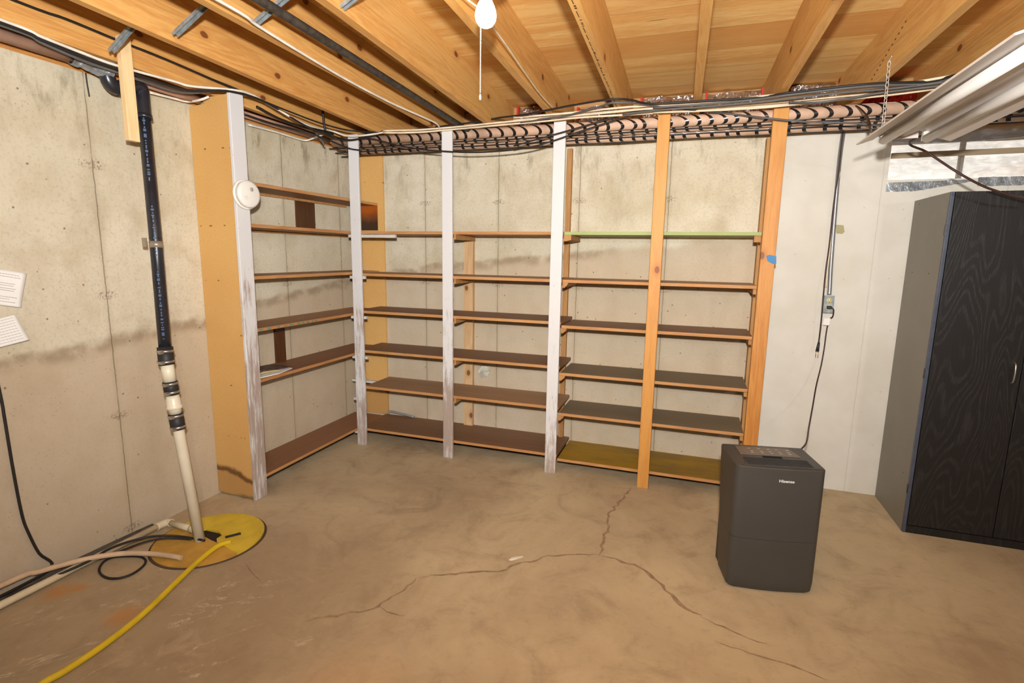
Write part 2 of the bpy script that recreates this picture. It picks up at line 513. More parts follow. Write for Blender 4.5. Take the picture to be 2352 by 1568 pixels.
M_CABEDGE = plain('blue_grey_edge', lin(72, 76, 90), 0.4)
M_DKGREY = plain('gap_shade', lin(16, 14, 13), 0.8)  # near-black that stands for the shade in gaps and slots
M_SCREW = plain('screw_head', lin(48, 44, 38), 0.4)


def blackwood():
    n = N('black_woodgrain')
    X, Y, Z = n.xyz()
    r = n.math('MULTIPLY', n.rnd(), 9.0)
    co = n.comb(n.math('ADD', X, r), Y, n.math('MULTIPLY', Z, 0.22))
    fig = n.noise(3.2, 2, 0.5, co=co, dist=0.3)
    rings = n.math('SINE', n.math('MULTIPLY', fig, 260.0))
    rag = n.noise(150, 3, 0.8, co=n.comb(X, Y, n.math('MULTIPLY', Z, 0.10)))
    f = n.math('MULTIPLY', n.ramp(rings, 0.0, 0.95), n.ramp(rag, 0.35, 0.65))
    c = n.mix(f, lin(29, 26, 24), lin(43, 40, 38))
    return n.done(c, 0.5, 0, n.bump(n.math('ADD', rag, f), 0.25, 0.002), 0.35)


M_BWOOD = blackwood()
M_FIXW = plain('white_enamel', lin(226, 214, 204), 0.35, var=0.02)
M_TUBE = plain('fluorescent_tube', lin(238, 232, 224), 0.25, var=0.02)
M_PAPER = plain('white_paper', lin(236, 232, 226), 0.8, var=0.02)
M_PAPERY = plain('yellowed_paper', lin(196, 176, 120), 0.8)
M_DKPAPER = plain('dark_magazine', lin(96, 76, 70), 0.6, var=0.4, scale=30)
M_BRASS = plain('brass_prong', lin(206, 158, 92), 0.3, 0.8)
M_IVORY = plain('ivory_receptacle', lin(222, 206, 150), 0.4)
M_BLUE = plain('blue_painters_tape', lin(76, 132, 180), 0.7)
M_OLIVE = plain('masking_tape', lin(168, 158, 116), 0.7)
M_STRAP = plain('grey_strap', lin(168, 154, 134), 0.35, 0.5)
M_GSTRIP = plain('grey_vinyl_strip', lin(138, 136, 132), 0.45)
M_RED = plain('red_foil_edge', lin(190, 40, 26), 0.35)
M_PATCH = plain('pale_mortar', lin(196, 190, 172), 0.9, var=0.3, scale=25, bump=0.5)
M_CHIP = plain('pale_chip', lin(232, 224, 206), 0.8)
M_CRACK = plain('crack_fill', lin(158, 130, 102), 0.9, var=0.25, scale=25)
M_CRACKD = plain('crack_dark', lin(128, 100, 74), 0.9, var=0.25, scale=25)
M_LEAF = plain('dry_leaves', lin(196, 158, 112), 0.9, var=0.45, scale=14, bump=0.6)
M_WELL = plain('window_well_steel', lin(222, 224, 222), 0.6, var=0.08)
M_MUNT = plain('grey_sash', lin(150, 146, 138), 0.6)
M_YLEAF = plain('yellow_leaf', lin(214, 208, 110), 0.7)


def foil():
    n = N('silver_foil')
    h = n.noise(22, 3, 0.6)
    v = n.voro(18, feature='F1')
    return n.done(n.mix(n.ramp(h, 0.4, 0.7), lin(214, 206, 202), lin(160, 146, 138)), 0.22, 0.9,
                  n.bump(n.math('ADD', h, v), 0.9, 0.02))


M_FOIL = foil()


def ducttape():
    n = N('duct_tape')
    h = n.noise(14, 4, 0.6)
    return n.done(n.mix(n.ramp(h, 0.35, 0.65), lin(116, 120, 124), lin(158, 162, 164)), 0.3, 0.4, n.bump(h, 0.7, 0.02))


M_DTAPE = ducttape()


def film():
    n = N('clear_plastic_film')
    n.m.blend_method = 'HASHED' if hasattr(n.m, 'blend_method') else None
    t = n.t
    wr = n.noise(9, 4, 0.6, co=n.mapping((1.0, 1.0, 3.0)), dist=1.4)
    nb = n.bump(wr, 0.4, 0.02)
    gl = n.node('ShaderNodeBsdfGlossy')
    gl.inputs['Color'].default_value = (1, 1, 1, 1)
    gl.inputs['Roughness'].default_value = 0.12
    t.links.new(nb, gl.inputs['Normal'])
    tr = n.node('ShaderNodeBsdfTransparent')
    tr.inputs['Color'].default_value = (0.97, 0.98, 0.98, 1)
    tl = n.node('ShaderNodeBsdfTranslucent')
    tl.inputs['Color'].default_value = (0.95, 0.96, 0.96, 1)
    m1 = n.node('ShaderNodeMixShader')
    n.put(m1.inputs[0], n.ramp(wr, 0.35, 0.75, 0.42, 0.62))
    t.links.new(tr.outputs[0], m1.inputs[1])
    t.links.new(tl.outputs[0], m1.inputs[2])
    m2 = n.node('ShaderNodeMixShader')
    m2.inputs[0].default_value = 0.07
    t.links.new(m1.outputs[0], m2.inputs[1])
    t.links.new(gl.outputs[0], m2.inputs[2])
    t.links.new(m2.outputs[0], t.nodes['Material Output'].inputs[0])
    return n.m


M_FILM = film()


def glow(name, rgb, s):
    n = N(name)
    n.b.inputs['Emission Color'].default_value = tuple(rgb) + (1,)
    n.b.inputs['Emission Strength'].default_value = s
    return n.done((0.9, 0.9, 0.88), 0.3)


M_BULB = glow('lit_bulb_glass', (1.0, 0.93, 0.82), 9.0)

# ------------------------------------------------------------------ mesh helpers


class MB:
    def __init__(self):
        self.b = bmesh.new()
        self.mi = 0

    def _tag(self, faces):
        for f in faces:
            f.material_index = self.mi

    def box(self, x0, x1, y0, y1, z0, z1, bevel=0.0, rot=None):
        vs = [self.b.verts.new((x, y, z)) for x in (x0, x1) for y in (y0, y1) for z in (z0, z1)]
        idx = [(0, 1, 3, 2), (4, 6, 7, 5), (0, 4, 5, 1), (2, 3, 7, 6), (0, 2, 6, 4), (1, 5, 7, 3)]
        fs = [self.b.faces.new([vs[i] for i in q]) for q in idx]
        self._tag(fs)
        if rot:
            c = Vector(((x0 + x1) / 2, (y0 + y1) / 2, (z0 + z1) / 2))
            bmesh.ops.rotate(self.b, verts=vs, cent=c, matrix=rot)
        if bevel:
            es = list({e for f in fs for e in f.edges})
            r = bmesh.ops.bevel(self.b, geom=es, offset=bevel, segments=2, affect='EDGES', profile=0.5)
            self._tag(r['faces'])
        return self

    def beam(self, a, b, wx, wz, side=None):
        """square bar from a to b"""
        a, b = Vector(a), Vector(b)
        d = (b - a).normalized()
        s = Vector(side) if side else (d.cross(Vector((0, 0, 1))) if abs(d.z) < 0.99 else Vector((1, 0, 0)))
        s.normalize()
        t = d.cross(s).normalized()
        vs = []
        for p in (a, b):
            for (i, j) in ((-1, -1), (1, -1), (1, 1), (-1, 1)):
                vs.append(self.b.verts.new(p + s * (i * wx / 2) + t * (j * wz / 2)))
        fs = [self.b.faces.new([vs[i] for i in q]) for q in ((3, 2, 1, 0), (4, 5, 6, 7), (0, 1, 5, 4), (1, 2, 6, 5), (2, 3, 7, 6), (3, 0, 4, 7))]
        self._tag(fs)
        return self

    def tube(self, pts, r, seg=10, smooth=6, caps=True, closed=False):
        P = spline([Vector(p) for p in pts], smooth, closed) if smooth > 1 and len(pts) > 2 else [Vector(p) for p in pts]
        n = len(P)
        rr = r if isinstance(r, (list, tuple)) else None
        rings = []
        prev = None
        for i, p in enumerate(P):
            if closed:
                d = (P[(i + 1) % n] - P[i - 1]).normalized()
            else:
                d = (P[min(i + 1, n - 1)] - P[max(i - 1, 0)]).normalized()
            if prev is None:
                s = d.cross(Vector((0, 0, 1)))
                if s.length < 0.1:
                    s = d.cross(Vector((1, 0, 0)))
            else:
                s = prev - d * prev.dot(d)
            s.normalize()
            prev = s
            t = d.cross(s)
            q = r if rr is None else rr[0] + (rr[1] - rr[0]) * i / (n - 1)
            rings.append([self.b.verts.new(p + (s * math.cos(2 * PI * k / seg) + t * math.sin(2 * PI * k / seg)) * q) for k in range(seg)])
        m = n if closed else n - 1
        for i in range(m):
            A, B = rings[i], rings[(i + 1) % n]
            for k in range(seg):
                f = self.b.faces.new((A[k], A[(k + 1) % seg], B[(k + 1) % seg], B[k]))
                f.smooth = True
                f.material_index = self.mi
        if caps and not closed:
            for ring, rev in ((rings[0], True), (rings[-1], False)):
                f = self.b.faces.new(list(reversed(ring)) if not rev else ring)
                f.material_index = self.mi
        return self

    def lathe(self, prof, origin, axis=(0, 0, 1), seg=28):
        """prof: list of (radius, distance along the axis)"""
        a = Vector(axis).normalized()
        s = a.cross(Vector((0, 1, 0)))
        if s.length < 0.1:
            s = a.cross(Vector((1, 0, 0)))
        s.normalize()
        t = a.cross(s)
        o = Vector(origin)
        rings = []
        for (r, h) in prof:
            if r < 1e-5:
                rings.append([self.b.verts.new(o + a * h)])
            else:
                rings.append([self.b.verts.new(o + a * h + (s * math.cos(2 * PI * k / seg) + t * math.sin(2 * PI * k / seg)) * r) for k in range(seg)])
        for A, B in zip(rings, rings[1:]):
            for k in range(seg):
                k2 = (k + 1) % seg
                if len(A) == 1 and len(B) == 1:
                    continue
                if len(A) == 1:
                    vs = (A[0], B[k2], B[k])
                elif len(B) == 1:
                    vs = (A[k], A[k2], B[0])
                else:
                    vs = (A[k], A[k2], B[k2], B[k])
                f = self.b.faces.new(vs)
                f.smooth = True
                f.material_index = self.mi
        for ring in (rings[0], rings[-1]):
            if len(ring) > 1:
                self.b.faces.new(ring).material_index = self.mi
        return self

    def prism(self, poly, thick):
        """closed polygon (3D points) extruded along the vector thick"""
        th = Vector(thick)
        A = [self.b.verts.new(Vector(p)) for p in poly]
        B = [self.b.verts.new(Vector(p) + th) for p in poly]
        n = len(A)
        fs = [self.b.faces.new(A), self.b.faces.new(list(reversed(B)))]
        for i in range(n):
            fs.append(self.b.faces.new((A[i], B[i], B[(i + 1) % n], A[(i + 1) % n])))
        self._tag(fs)
        return self

    def grid(self, fn, nu, nv, smooth=True):
        g = [[self.b.verts.new(fn(i / nu, j / nv)) for j in range(nv + 1)] for i in range(nu + 1)]
        for i in range(nu):
            for j in range(nv):
                f = self.b.faces.new((g[i][j], g[i + 1][j], g[i + 1][j + 1], g[i][j + 1]))
                f.smooth = smooth
                f.material_index = self.mi
        return self

    def build(self, name, mats, parent=None, solid=0.0):
        bmesh.ops.recalc_face_normals(self.b, faces=self.b.faces[:])
        if parent is not None:
            off = world_loc(parent)
            bmesh.ops.translate(self.b, verts=self.b.verts[:], vec=-off)
        me = bpy.data.meshes.new(name)
        self.b.to_mesh(me)
        self.b.free()
        for m in (mats if isinstance(mats, (list, tuple)) else [mats]):
            me.materials.append(m)
        o = bpy.data.objects.new(name, me)
        COL.objects.link(o)
        if parent is not None:
            o.parent = parent
        if solid:
            md = o.modifiers.new('thickness', 'SOLIDIFY')
            md.thickness = solid
        return o


def world_loc(o):
    v = Vector(o.location)
    while o.parent:
        o = o.parent
        v += Vector(o.location)
    return v


def spline(P, k, closed=False):
    n = len(P)
    out = []
    rng = n if closed else n - 1
    for i in range(rng):
        if closed:
            a, b, c, d = P[i - 1], P[i], P[(i + 1) % n], P[(i + 2) % n]
        else:
            a, b, c, d = P[max(i - 1, 0)], P[i], P[i + 1], P[min(i + 2, n - 1)]
        for s in range(k):
            t = s / k
            out.append(0.5 * ((2 * b) + (c - a) * t + (2 * a - 5 * b + 4 * c - d) * t * t + (3 * b - a - 3 * c + d) * t ** 3))
    if not closed:
        out.append(P[-1])
    return out


def thing(name, label, cat, loc, group=None):
    o = bpy.data.objects.new(name, None)
    o.empty_display_size = 0.1
    COL.objects.link(o)
    o.location = loc
    o['label'] = label
    o['category'] = cat
    if group:
        o['group'] = group
    return o


def tag(o, label, cat, group=None):
    """recentre the mesh of a one-piece thing on its own base and describe it"""
    me = o.data
    xs = [v.co.x for v in me.vertices]
    ys = [v.co.y for v in me.vertices]
    zs = [v.co.z for v in me.vertices]
    c = Vector(((min(xs) + max(xs)) / 2, (min(ys) + max(ys)) / 2, min(zs)))
    me.transform(Matrix.Translation(-c))
    o.location = c
    o['label'] = label
    o['category'] = cat
    if group:
        o['group'] = group
    return o


def struct(o):
    o['kind'] = 'structure'
    return o


# ------------------------------------------------------------------ the setting
H = 2.35          # top of the concrete
ZJ = 2.39         # underside of the joists
ZS = 2.63         # underside of the subfloor
XR = 6.4
YB = -7.0
floor = struct(MB().box(-0.2, XR, YB, 0.25, -0.12, 0.0).build('floor', M_FLOOR))
struct(MB().box(-0.22, 0.0, YB, 0.22, 0.0, H).build('wall_left', M_WALLY))
WX0, WZ0, WZ1, WX1 = 3.865, 2.022, 2.31, 5.1
b = MB()
b.box(0.0, WX0, 0.0, 0.22, 0.0, H)
b.box(WX0, WX1, 0.0, 0.22, 0.0, WZ0)
b.box(WX1, XR, 0.0, 0.22, 0.0, H)
struct(b.build('wall_back', M_WALLX))
struct(MB().box(XR, XR + 0.2, YB, 0.22, 0.0, H + 0.3).build('wall_right', M_WALLY))
struct(MB().box(-0.22, XR + 0.2, YB, 0.22, ZS, ZS + 0.03).build('ceiling', M_SUB))
struct(MB().box(-0.14, 0.0, YB, 0.2, H, ZJ).build('trim_1', M_PLATE))                      # sill on the left wall
struct(MB().box(0.0, XR, 0.0, 0.14, H, ZJ).build('trim_2', M_PLATEX))                      # sill on the back wall
struct(MB().box(-0.1, -0.06, YB, 0.2, ZJ, ZS).build('trim_3', M_PLATE))                    # rim board left
struct(MB().box(0.0, XR, 0.10, 0.14, ZJ, ZS).build('trim_4', M_PLATEX))                    # rim board back
struct(MB().box(WX0 - 0.02, WX1, -0.012, 0.12, WZ1, H - 0.001).build('trim_5', M_PLATEX))  # header over the window


def ribbon(pts, wid, mat, seed, z=0.0008):
    random.seed(seed)
    P = []
    pv = [Vector(p) for p in pts]
    for a, c in zip(pv, pv[1:]):
        k = max(3, int((c - a).length / 0.03))
        for i in range(k):
            P.append(a.lerp(c, i / k))
    P.append(pv[-1])
    mb = MB()
    L = []
    n = len(P)
    for i, p in enumerate(P):
        d = (P[min(i + 1, n - 1)] - P[max(i - 1, 0)]).normalized()
        s = Vector((-d.y, d.x, 0))
        j = s * random.uniform(-1, 1) * wid * 1.3
        taper = min(1, i / 4 + 0.25, (n - 1 - i) / 4 + 0.25)
        wv = wid * random.uniform(0.5, 1.4) * taper
        L.append((p + j + s * wv, p + j - s * wv))
    vs = [(mb.b.verts.new((a.x, a.y, z)), mb.b.verts.new((c.x, c.y, z))) for a, c in L]
    for (a, c), (e, f) in zip(vs, vs[1:]):
        mb.b.faces.new((a, c, f, e))
    return mb.build('crack', mat, floor)


ribbon([(2.483, -0.462, 0.000), (2.440, -0.683, 0.000), (2.400, -0.882, 0.000), (2.416, -1.068, 0.000), (2.407, -1.196, 0.000), (2.425, -1.348, 0.000)], 0.008, M_CRACK, 1)
ribbon([(2.425, -1.348, 0.000), (2.337, -1.368, -0.000), (2.170, -1.447, 0.000), (2.112, -1.527, 0.000), (2.062, -1.554, 0.000), (2.012, -1.597, 0.000), (2.002, -1.648, 0.000), (1.904, -1.691, 0.000), (1.754, -1.770, 0.000), (1.627, -1.843, 0.000)], 0.006, M_CRACK, 2)
ribbon([(2.431, -1.346, 0.000), (2.538, -1.361, 0.000), (2.651, -1.408, 0.000), (2.740, -1.506, 0.000), (2.822, -1.621, 0.000), (2.914, -1.671, 0.000)], 0.009, M_CRACK, 3)
ribbon([(2.914, -1.671, 0.000), (3.033, -1.727, 0.000), (3.162, -1.760, 0.000)], 0.005, M_CRACK, 4)
ribbon([(1.621, -1.852, 0.000), (1.622, -1.917, 0.000), (1.588, -2.014, 0.000), (1.571, -2.094, 0.000), (1.511, -2.153, 0.000), (1.386, -2.237, 0.000), (1.330, -2.278, 0.000)], 0.006, M_CRACK, 5)
ribbon([(1.571, -2.094, 0.000), (1.648, -2.112, 0.000), (1.711, -2.110, 0.000)], 0.004, M_CRACK, 6)
ribbon([(0.752, -2.030, 0.000), (0.863, -2.087, 0.000), (0.954, -2.127, 0.000)], 0.002, M_CRACKD, 7)
ribbon([(2.963, -1.807, 0.000), (3.090, -1.837, 0.000), (3.214, -1.840, 0.000), (3.354, -1.880, 0.000)], 0.004, M_CRACK, 8)

# joists
ords = ['', 'second', 'third', 'fourth', 'fifth', 'sixth', 'seventh', 'eighth', 'ninth', 'tenth']
JX = [0.090, 0.529, 0.995, 1.403, 1.860, 2.277, 2.714, 3.136, 3.553, 3.970, 4.400]
JS = [-0.035, -0.059, -0.042, -0.047, -0.032, -0.025, -0.022, -0.017, -0.020, -0.020, -0.020]


def jx(i, y):
    return JX[i] + JS[i] * (y + 0.5)


jlab = [
    'wooden ceiling joist closest to left wall, pipes and cables run beneath it',
    'knotty wooden joist right of the galvanised strut nearest the hanging board',
    'wooden ceiling joist with the white cable stapled along it',
    'broad-faced wooden joist between the dark iron pipe and the lit bulb',
    'wooden ceiling joist directly behind the lit bulb, thin wire on its underside',
    'wooden ceiling joist right of the lit bulb with printed text on its underside',
    'ceiling joist seen edge-on, showing only its narrow underside',
    'wooden ceiling joist ending at the orange pine corner post of shelving',
    'wooden ceiling joist from which the shop light chain hangs',
    'wooden ceiling joist at top right, above the shop light',
    'last wooden ceiling joist at right, mostly hidden behind the shop light',
]
for i, x in enumerate(JX):
    mb = MB().box(0, 0.041, YB + 0.02, 0.09, ZJ, ZS, bevel=0.002)
    for v in mb.b.verts:
        v.co.x += jx(i, v.co.y)
    o = mb.build('joist', M_JOIST)
    lab = jlab[i]
    tag(o, lab, 'joist', 'ceiling joists')
    if i == 5:
        # lumber stamp on the underside: a broken dark line of print
        pm = MB()
        random.seed(3)
        y = -2.3
        while y < -0.55:
            L = random.choice((0.006, 0.010, 0.016, 0.05))
            pm.box(jx(5, y) + 0.014, jx(5, y) + 0.014 + (0.008 if L < 0.03 else 0.003), y, y + L, ZJ - 0.0006, ZJ + 0.0005)
            y += L + random.choice((0.006, 0.01, 0.02))
        pm.build('print', M_INKDARK, o)
    if i == 8:
        pm = MB()
        for y0 in [(-0.62 - 0.035 * k) for k in range(14)]:
            pm.box(jx(8, y0) - 0.0008, jx(8, y0) + 0.002, y0, y0 + 0.018, 2.40 + (-0.62 - y0) * 0.30, 2.406 + (-0.62 - y0) * 0.30)
        pm.build('print', M_INKDARK, o)

# galvanised bridging struts
for (px, lab) in (
        ([(0.346, -2.150, 2.372), (0.474, -2.150, 2.449)], 'galvanised strut overlapping the top of the hanging pine board'),
        ([(0.718, -2.150, 2.398), (0.885, -2.150, 2.483)], 'galvanised strut on the knotty joist, second from left'),
        ([(1.127, -2.150, 2.393), (1.266, -2.150, 2.459)], 'galvanised strut crossing under the white cable and dark iron pipe'),
        ([(1.523, -2.150, 2.401), (1.642, -2.150, 2.461)], 'galvanised strut nearest the lit bulb, only its tip in view')):
    a, c = Vector(px[0]), Vector(px[1])
    d = (c - a).normalized()
    # runs up to just short of the next joist
    xe = min(jx(j, -2.15) for j in range(len(JX)) if jx(j, -2.15) > a.x + 0.05) - 0.004
    e = a + d * ((xe - a.x) / d.x)
    mb = MB()
    s = Vector((0, 1, 0))
    t = d.cross(s).normalized()
    for side in (-1, 1):
        mb.beam(a + s * side * 0.010, e + s * side * 0.010, 0.003, 0.014, side=(0, 1, 0))
    mb.beam(a + t * 0.006, e + t * 0.006, 0.022, 0.003, side=(0, 1, 0))
    mb.beam(e, e + Vector((0.002, 0, 0.03)), 0.022, 0.003, side=(0, 1, 0))
    tag(mb.build('bridging_strut', M_GALV), lab, 'metal strut', 'joist bridging struts')

# dark iron pipe and cables between the joists
ip = MB().tube([(1.262, -3.6, 2.44), (1.262, -2.2, 2.413), (1.205, -0.53, 2.406), (1.235, -0.43, 2.385), (1.26, -0.30, 2.375)], 0.017, 14, 4)
tag(ip.build('iron_pipe', M_IRON), 'dark grey iron pipe running up under the joists', 'pipe')


def cable(pts, r, mat, lab, cat='cable', name='cable', group=None, smooth=5, seg=8):
    o = MB().tube(pts, r, seg, smooth).build(name, mat)
    return tag(o, lab, cat, group)


cable([(1.155, -3.4, 2.39)] + [(1.173, -2.361, 2.383), (1.145, -2.158, 2.383), (1.114, -1.883, 2.383), (1.082, -1.501, 2.383), (1.077, -1.085, 2.383), (1.101, -0.767, 2.383), (1.107, -0.579, 2.383)] + [(1.06, -0.44, 2.378)], 0.0058, M_WHITEC,
      'white cable stapled along the third joist from left wall')
cable([(1.86, -2.75, 2.381)] + [(2.000, -2.115, 2.382), (2.008, -2.018, 2.382), (1.995, -1.728, 2.382), (1.973, -1.444, 2.382), (1.946, -1.037, 2.382), (1.944, -0.729, 2.382)], 0.0035, M_CREAM,
      'thin cream wire stapled under the joist behind the lit bulb')

# ------------------------------------------------------------------ cables along the back wall and left wall
G = 'cables strung under the joists'
cable([(0.588, -0.460, 2.379), (0.892, -0.460, 2.385), (1.168, -0.460, 2.398), (1.359, -0.460, 2.409), (1.514, -0.460, 2.424), (1.732, -0.670, 2.376), (1.891, -0.729, 2.376), (2.065, -0.796, 2.376), (2.295, -0.856, 2.376), (2.401, -0.810, 2.376), (2.493, -0.715, 2.376), (2.756, -0.695, 2.376), (3.061, -0.686, 2.376), (3.165, -0.728, 2.376), (3.403, -0.772, 2.376), (3.566, -0.782, 2.376), (3.775, -0.756, 2.376), (3.879, -0.853, 2.376), (4.017, -0.933, 2.376)],
      0.006, M_BLACK, 'black cable rising over the joists to top right, uppermost of back bundle', group=G)
cable([(1.672, -0.526, 2.372), (1.876, -0.573, 2.372), (1.996, -0.605, 2.372), (2.223, -0.750, 2.372), (2.303, -0.800, 2.372), (2.437, -0.746, 2.372), (2.550, -0.642, 2.372), (2.758, -0.510, 2.372), (2.931, -0.384, 2.372), (3.087, -0.500, 2.316), (3.288, -0.500, 2.283), (3.476, -0.500, 2.265), (3.628, -0.600, 2.220), (3.710, -0.800, 2.148)],
      0.0055, M_GREYC, 'grey cable sagging across the post tops toward the shop light', group=G)
cable([(0.189, -0.750, 2.396), (0.188, -0.470, 2.383), (0.337, -0.470, 2.342), (0.521, -0.470, 2.341), (0.720, -0.470, 2.290), (0.906, -0.470, 2.252), (1.100, -0.470, 2.229), (1.301, -0.470, 2.212), (1.520, -0.470, 2.211), (1.713, -0.470, 2.224), (1.861, -0.470, 2.254), (2.043, -0.470, 2.303), (2.231, -0.470, 2.351), (2.361, -0.470, 2.383), (2.487, -0.470, 2.415)],
      0.005, M_BLACK, 'black cable drooping lowest across two white posts', group=G)
cable([(1.611, -0.470, 2.239), (1.860, -0.470, 2.291), (2.042, -0.470, 2.329), (2.230, -0.470, 2.371), (2.360, -0.470, 2.398), (2.525, -0.470, 2.414)],
      0.005, M_BLACK, 'short black cable slanting across the tall white post top', group=G)
CG = [
    ([(0.649, -0.500, 2.381), (0.913, -0.479, 2.377), (1.181, -0.487, 2.377), (1.539, -0.527, 2.377), (1.881, -0.561, 2.377), (2.248, -0.588, 2.377), (2.499, -0.608, 2.377), (2.783, -0.549, 2.377), (3.076, -0.551, 2.377), (3.385, -0.584, 2.377), (3.666, -0.622, 2.377), (3.900, -0.718, 2.377), (4.095, -0.794, 2.377)], 'upper of the two long cream cables starting at the white corner post'),
    ([(0.649, -0.500, 2.367), (0.913, -0.480, 2.360), (1.159, -0.442, 2.374), (1.520, -0.474, 2.374), (1.857, -0.502, 2.374), (2.052, -0.528, 2.374), (2.316, -0.521, 2.374), (2.713, -0.514, 2.374), (3.081, -0.508, 2.374), (3.494, -0.549, 2.374), (3.848, -0.626, 2.374), (4.132, -0.714, 2.374)], 'lower of the two long cream cables starting at the white corner post'),
    ([(1.655, -0.609, 2.380), (1.992, -0.624, 2.380), (2.383, -0.665, 2.380), (2.736, -0.633, 2.380), (3.061, -0.687, 2.380), (3.360, -0.705, 2.380), (3.639, -0.713, 2.380), (3.866, -0.807, 2.380), (4.055, -0.882, 2.380)], 'cream cable beginning beside the bulb joist, upper of two starting there'),
    ([(1.630, -0.535, 2.383), (1.950, -0.560, 2.383), (2.374, -0.589, 2.383), (2.735, -0.594, 2.383), (3.068, -0.616, 2.383), (3.374, -0.636, 2.383), (3.656, -0.655, 2.383), (3.891, -0.739, 2.383), (4.083, -0.819, 2.383)], 'cream cable beginning beside the bulb joist, lower of two starting there'),
    ([(2.496, -0.558, 2.368), (2.784, -0.519, 2.368), (3.082, -0.504, 2.368), (3.393, -0.550, 2.368), (3.676, -0.592, 2.368), (3.917, -0.677, 2.368), (4.103, -0.779, 2.368)], 'cream cable starting at the middle bare pine post, lowest of the cream ones'),
]
for pts, lab in CG:
    cable(pts, 0.0062, M_CREAM, lab, group='cream cables in the back bundle')
for pts, lab in (([(2.504, -0.669, 2.366), (2.757, -0.664, 2.366), (2.957, -0.678, 2.366), (3.062, -0.691, 2.366), (3.166, -0.726, 2.366), (3.404, -0.772, 2.366), (3.567, -0.783, 2.366), (3.779, -0.750, 2.366), (3.882, -0.849, 2.366), (4.039, -0.919, 2.366)], 'dark grey cable just below the top black cable, right of the green shelf'),
            ([(2.325, -0.589, 2.362), (2.549, -0.626, 2.362), (2.757, -0.626, 2.362), (2.960, -0.641, 2.362), (3.175, -0.666, 2.362), (3.417, -0.717, 2.362), (3.637, -0.728, 2.362), (3.875, -0.789, 2.362), (4.066, -0.863, 2.362)], 'dark grey cable in the middle of back bundle above the pine posts'),
            ([(3.203, -0.616, 2.360), (3.330, -0.565, 2.360), (3.482, -0.605, 2.360), (3.582, -0.663, 2.360), (3.718, -0.698, 2.360), (3.894, -0.738, 2.360), (4.084, -0.823, 2.360)], 'dark grey cable starting at the right pine post and running behind shop light')):
    cable(pts, 0.0055, M_GREYC, lab, group='dark grey cables in the back bundle')

# left side
cable([(0.215, -3.3, 2.40)] + [(0.208, -2.465, 2.392), (0.208, -2.329, 2.380), (0.208, -2.175, 2.370), (0.208, -2.027, 2.365), (0.208, -1.742, 2.381), (0.230, -1.661, 2.379), (0.300, -1.462, 2.411), (0.300, -1.335, 2.423), (0.300, -1.187, 2.402), (0.330, -0.921, 2.350), (0.227, -0.520, 2.401), (0.345, -0.480, 2.366), (0.522, -0.470, 2.368), (0.701, -0.470, 2.385)],
      0.0065, M_WHITEC, 'white cable along underside of the joist over left wall', group=G)
cable([(0.215, -3.3, 2.50)] + [(0.208, -2.413, 2.482), (0.208, -2.230, 2.486), (0.208, -2.025, 2.479), (0.208, -1.780, 2.474), (0.208, -1.499, 2.460), (0.240, -1.384, 2.445), (0.300, -1.254, 2.411), (0.320, -0.987, 2.396), (0.360, -0.786, 2.381), (0.361, -0.500, 2.400), (0.594, -0.470, 2.376)],
      0.0055, M_BLACK, 'black cable crossing the face of the leftmost joist', group=G)
cable([(0.215, -3.3, 2.38)] + [(0.208, -2.467, 2.380), (0.208, -2.331, 2.367), (0.208, -2.177, 2.353), (0.208, -1.905, 2.351), (0.230, -1.689, 2.352), (0.300, -1.505, 2.393), (0.310, -1.298, 2.409), (0.310, -1.127, 2.389), (0.330, -0.922, 2.342), (0.210, -0.500, 2.363), (0.337, -0.470, 2.339), (0.515, -0.460, 2.359), (0.624, -0.460, 2.388)],
      0.0065, M_BLACK, 'black cable passing over the top of the left end post', group=G)
cable([(0.205, -3.3, 2.365)] + [(0.200, -2.463, 2.375), (0.200, -2.327, 2.359), (0.200, -2.173, 2.341), (0.200, -2.044, 2.338), (0.200, -1.900, 2.335), (0.200, -1.690, 2.341), (0.270, -1.534, 2.389), (0.280, -1.444, 2.404)],
      0.006, M_GREYC, 'dark grey cable lying lowest in the left wall bundle', group=G)
cable([(0.200, -1.186, 2.399), (0.200, -1.008, 2.373), (0.200, -0.808, 2.369), (0.200, -0.606, 2.384), (0.192, -0.450, 2.396)],
      0.008, M_BLACK, 'short thick black cable behind the left shelf bay', group=G)
cable([(0.050, -1.758, 2.336), (0.050, -1.617, 2.343), (0.050, -1.538, 2.348), (0.160, -1.550, 2.346), (0.200, -1.529, 2.365)], 0.0065, M_WHITEC,
      'short white cable along the top edge of left wall beside pipe', group=G)
cable([(0.030, -1.089, 2.327), (0.030, -0.824, 2.333), (0.030, -0.578, 2.333), (0.100, -0.555, 2.349), (0.180, -0.534, 2.376)], 0.0065, M_WHITEC,
      'white cable along the wall top above the left shelves', group=G)
cable([(0.012, -2.039, 2.347), (0.012, -2.038, 2.305), (0.012, -2.034, 2.244)], 0.003, M_BLACK, 'short loose black wire dangling down the left wall near its top')

cable([(0.360, -0.774, 2.489), (0.360, -0.773, 2.445), (0.360, -0.767, 2.391), (0.360, -0.757, 2.343)], 0.008, M_BLACK, 'short black cable hanging straight down above the corner post')
cable([(0.120, -1.210, 2.356), (0.150, -1.031, 2.344), (0.200, -0.852, 2.337), (0.300, -0.714, 2.310), (0.328, -0.460, 2.286), (0.425, -0.440, 2.270)], 0.006, M_BLACK, 'black cable lowest at the room corner behind the white corner post')
cable([(0.100, -1.097, 2.410), (0.100, -1.009, 2.421), (0.100, -0.953, 2.410), (0.100, -0.854, 2.420), (0.100, -0.687, 2.407), (0.200, -0.676, 2.369), (0.250, -0.674, 2.315), (0.280, -0.668, 2.271)], 0.006, M_GREYC, 'wavy grey cable above the left shelf bay')

# ------------------------------------------------------------------ wrapped pipes under the joists at the back wall


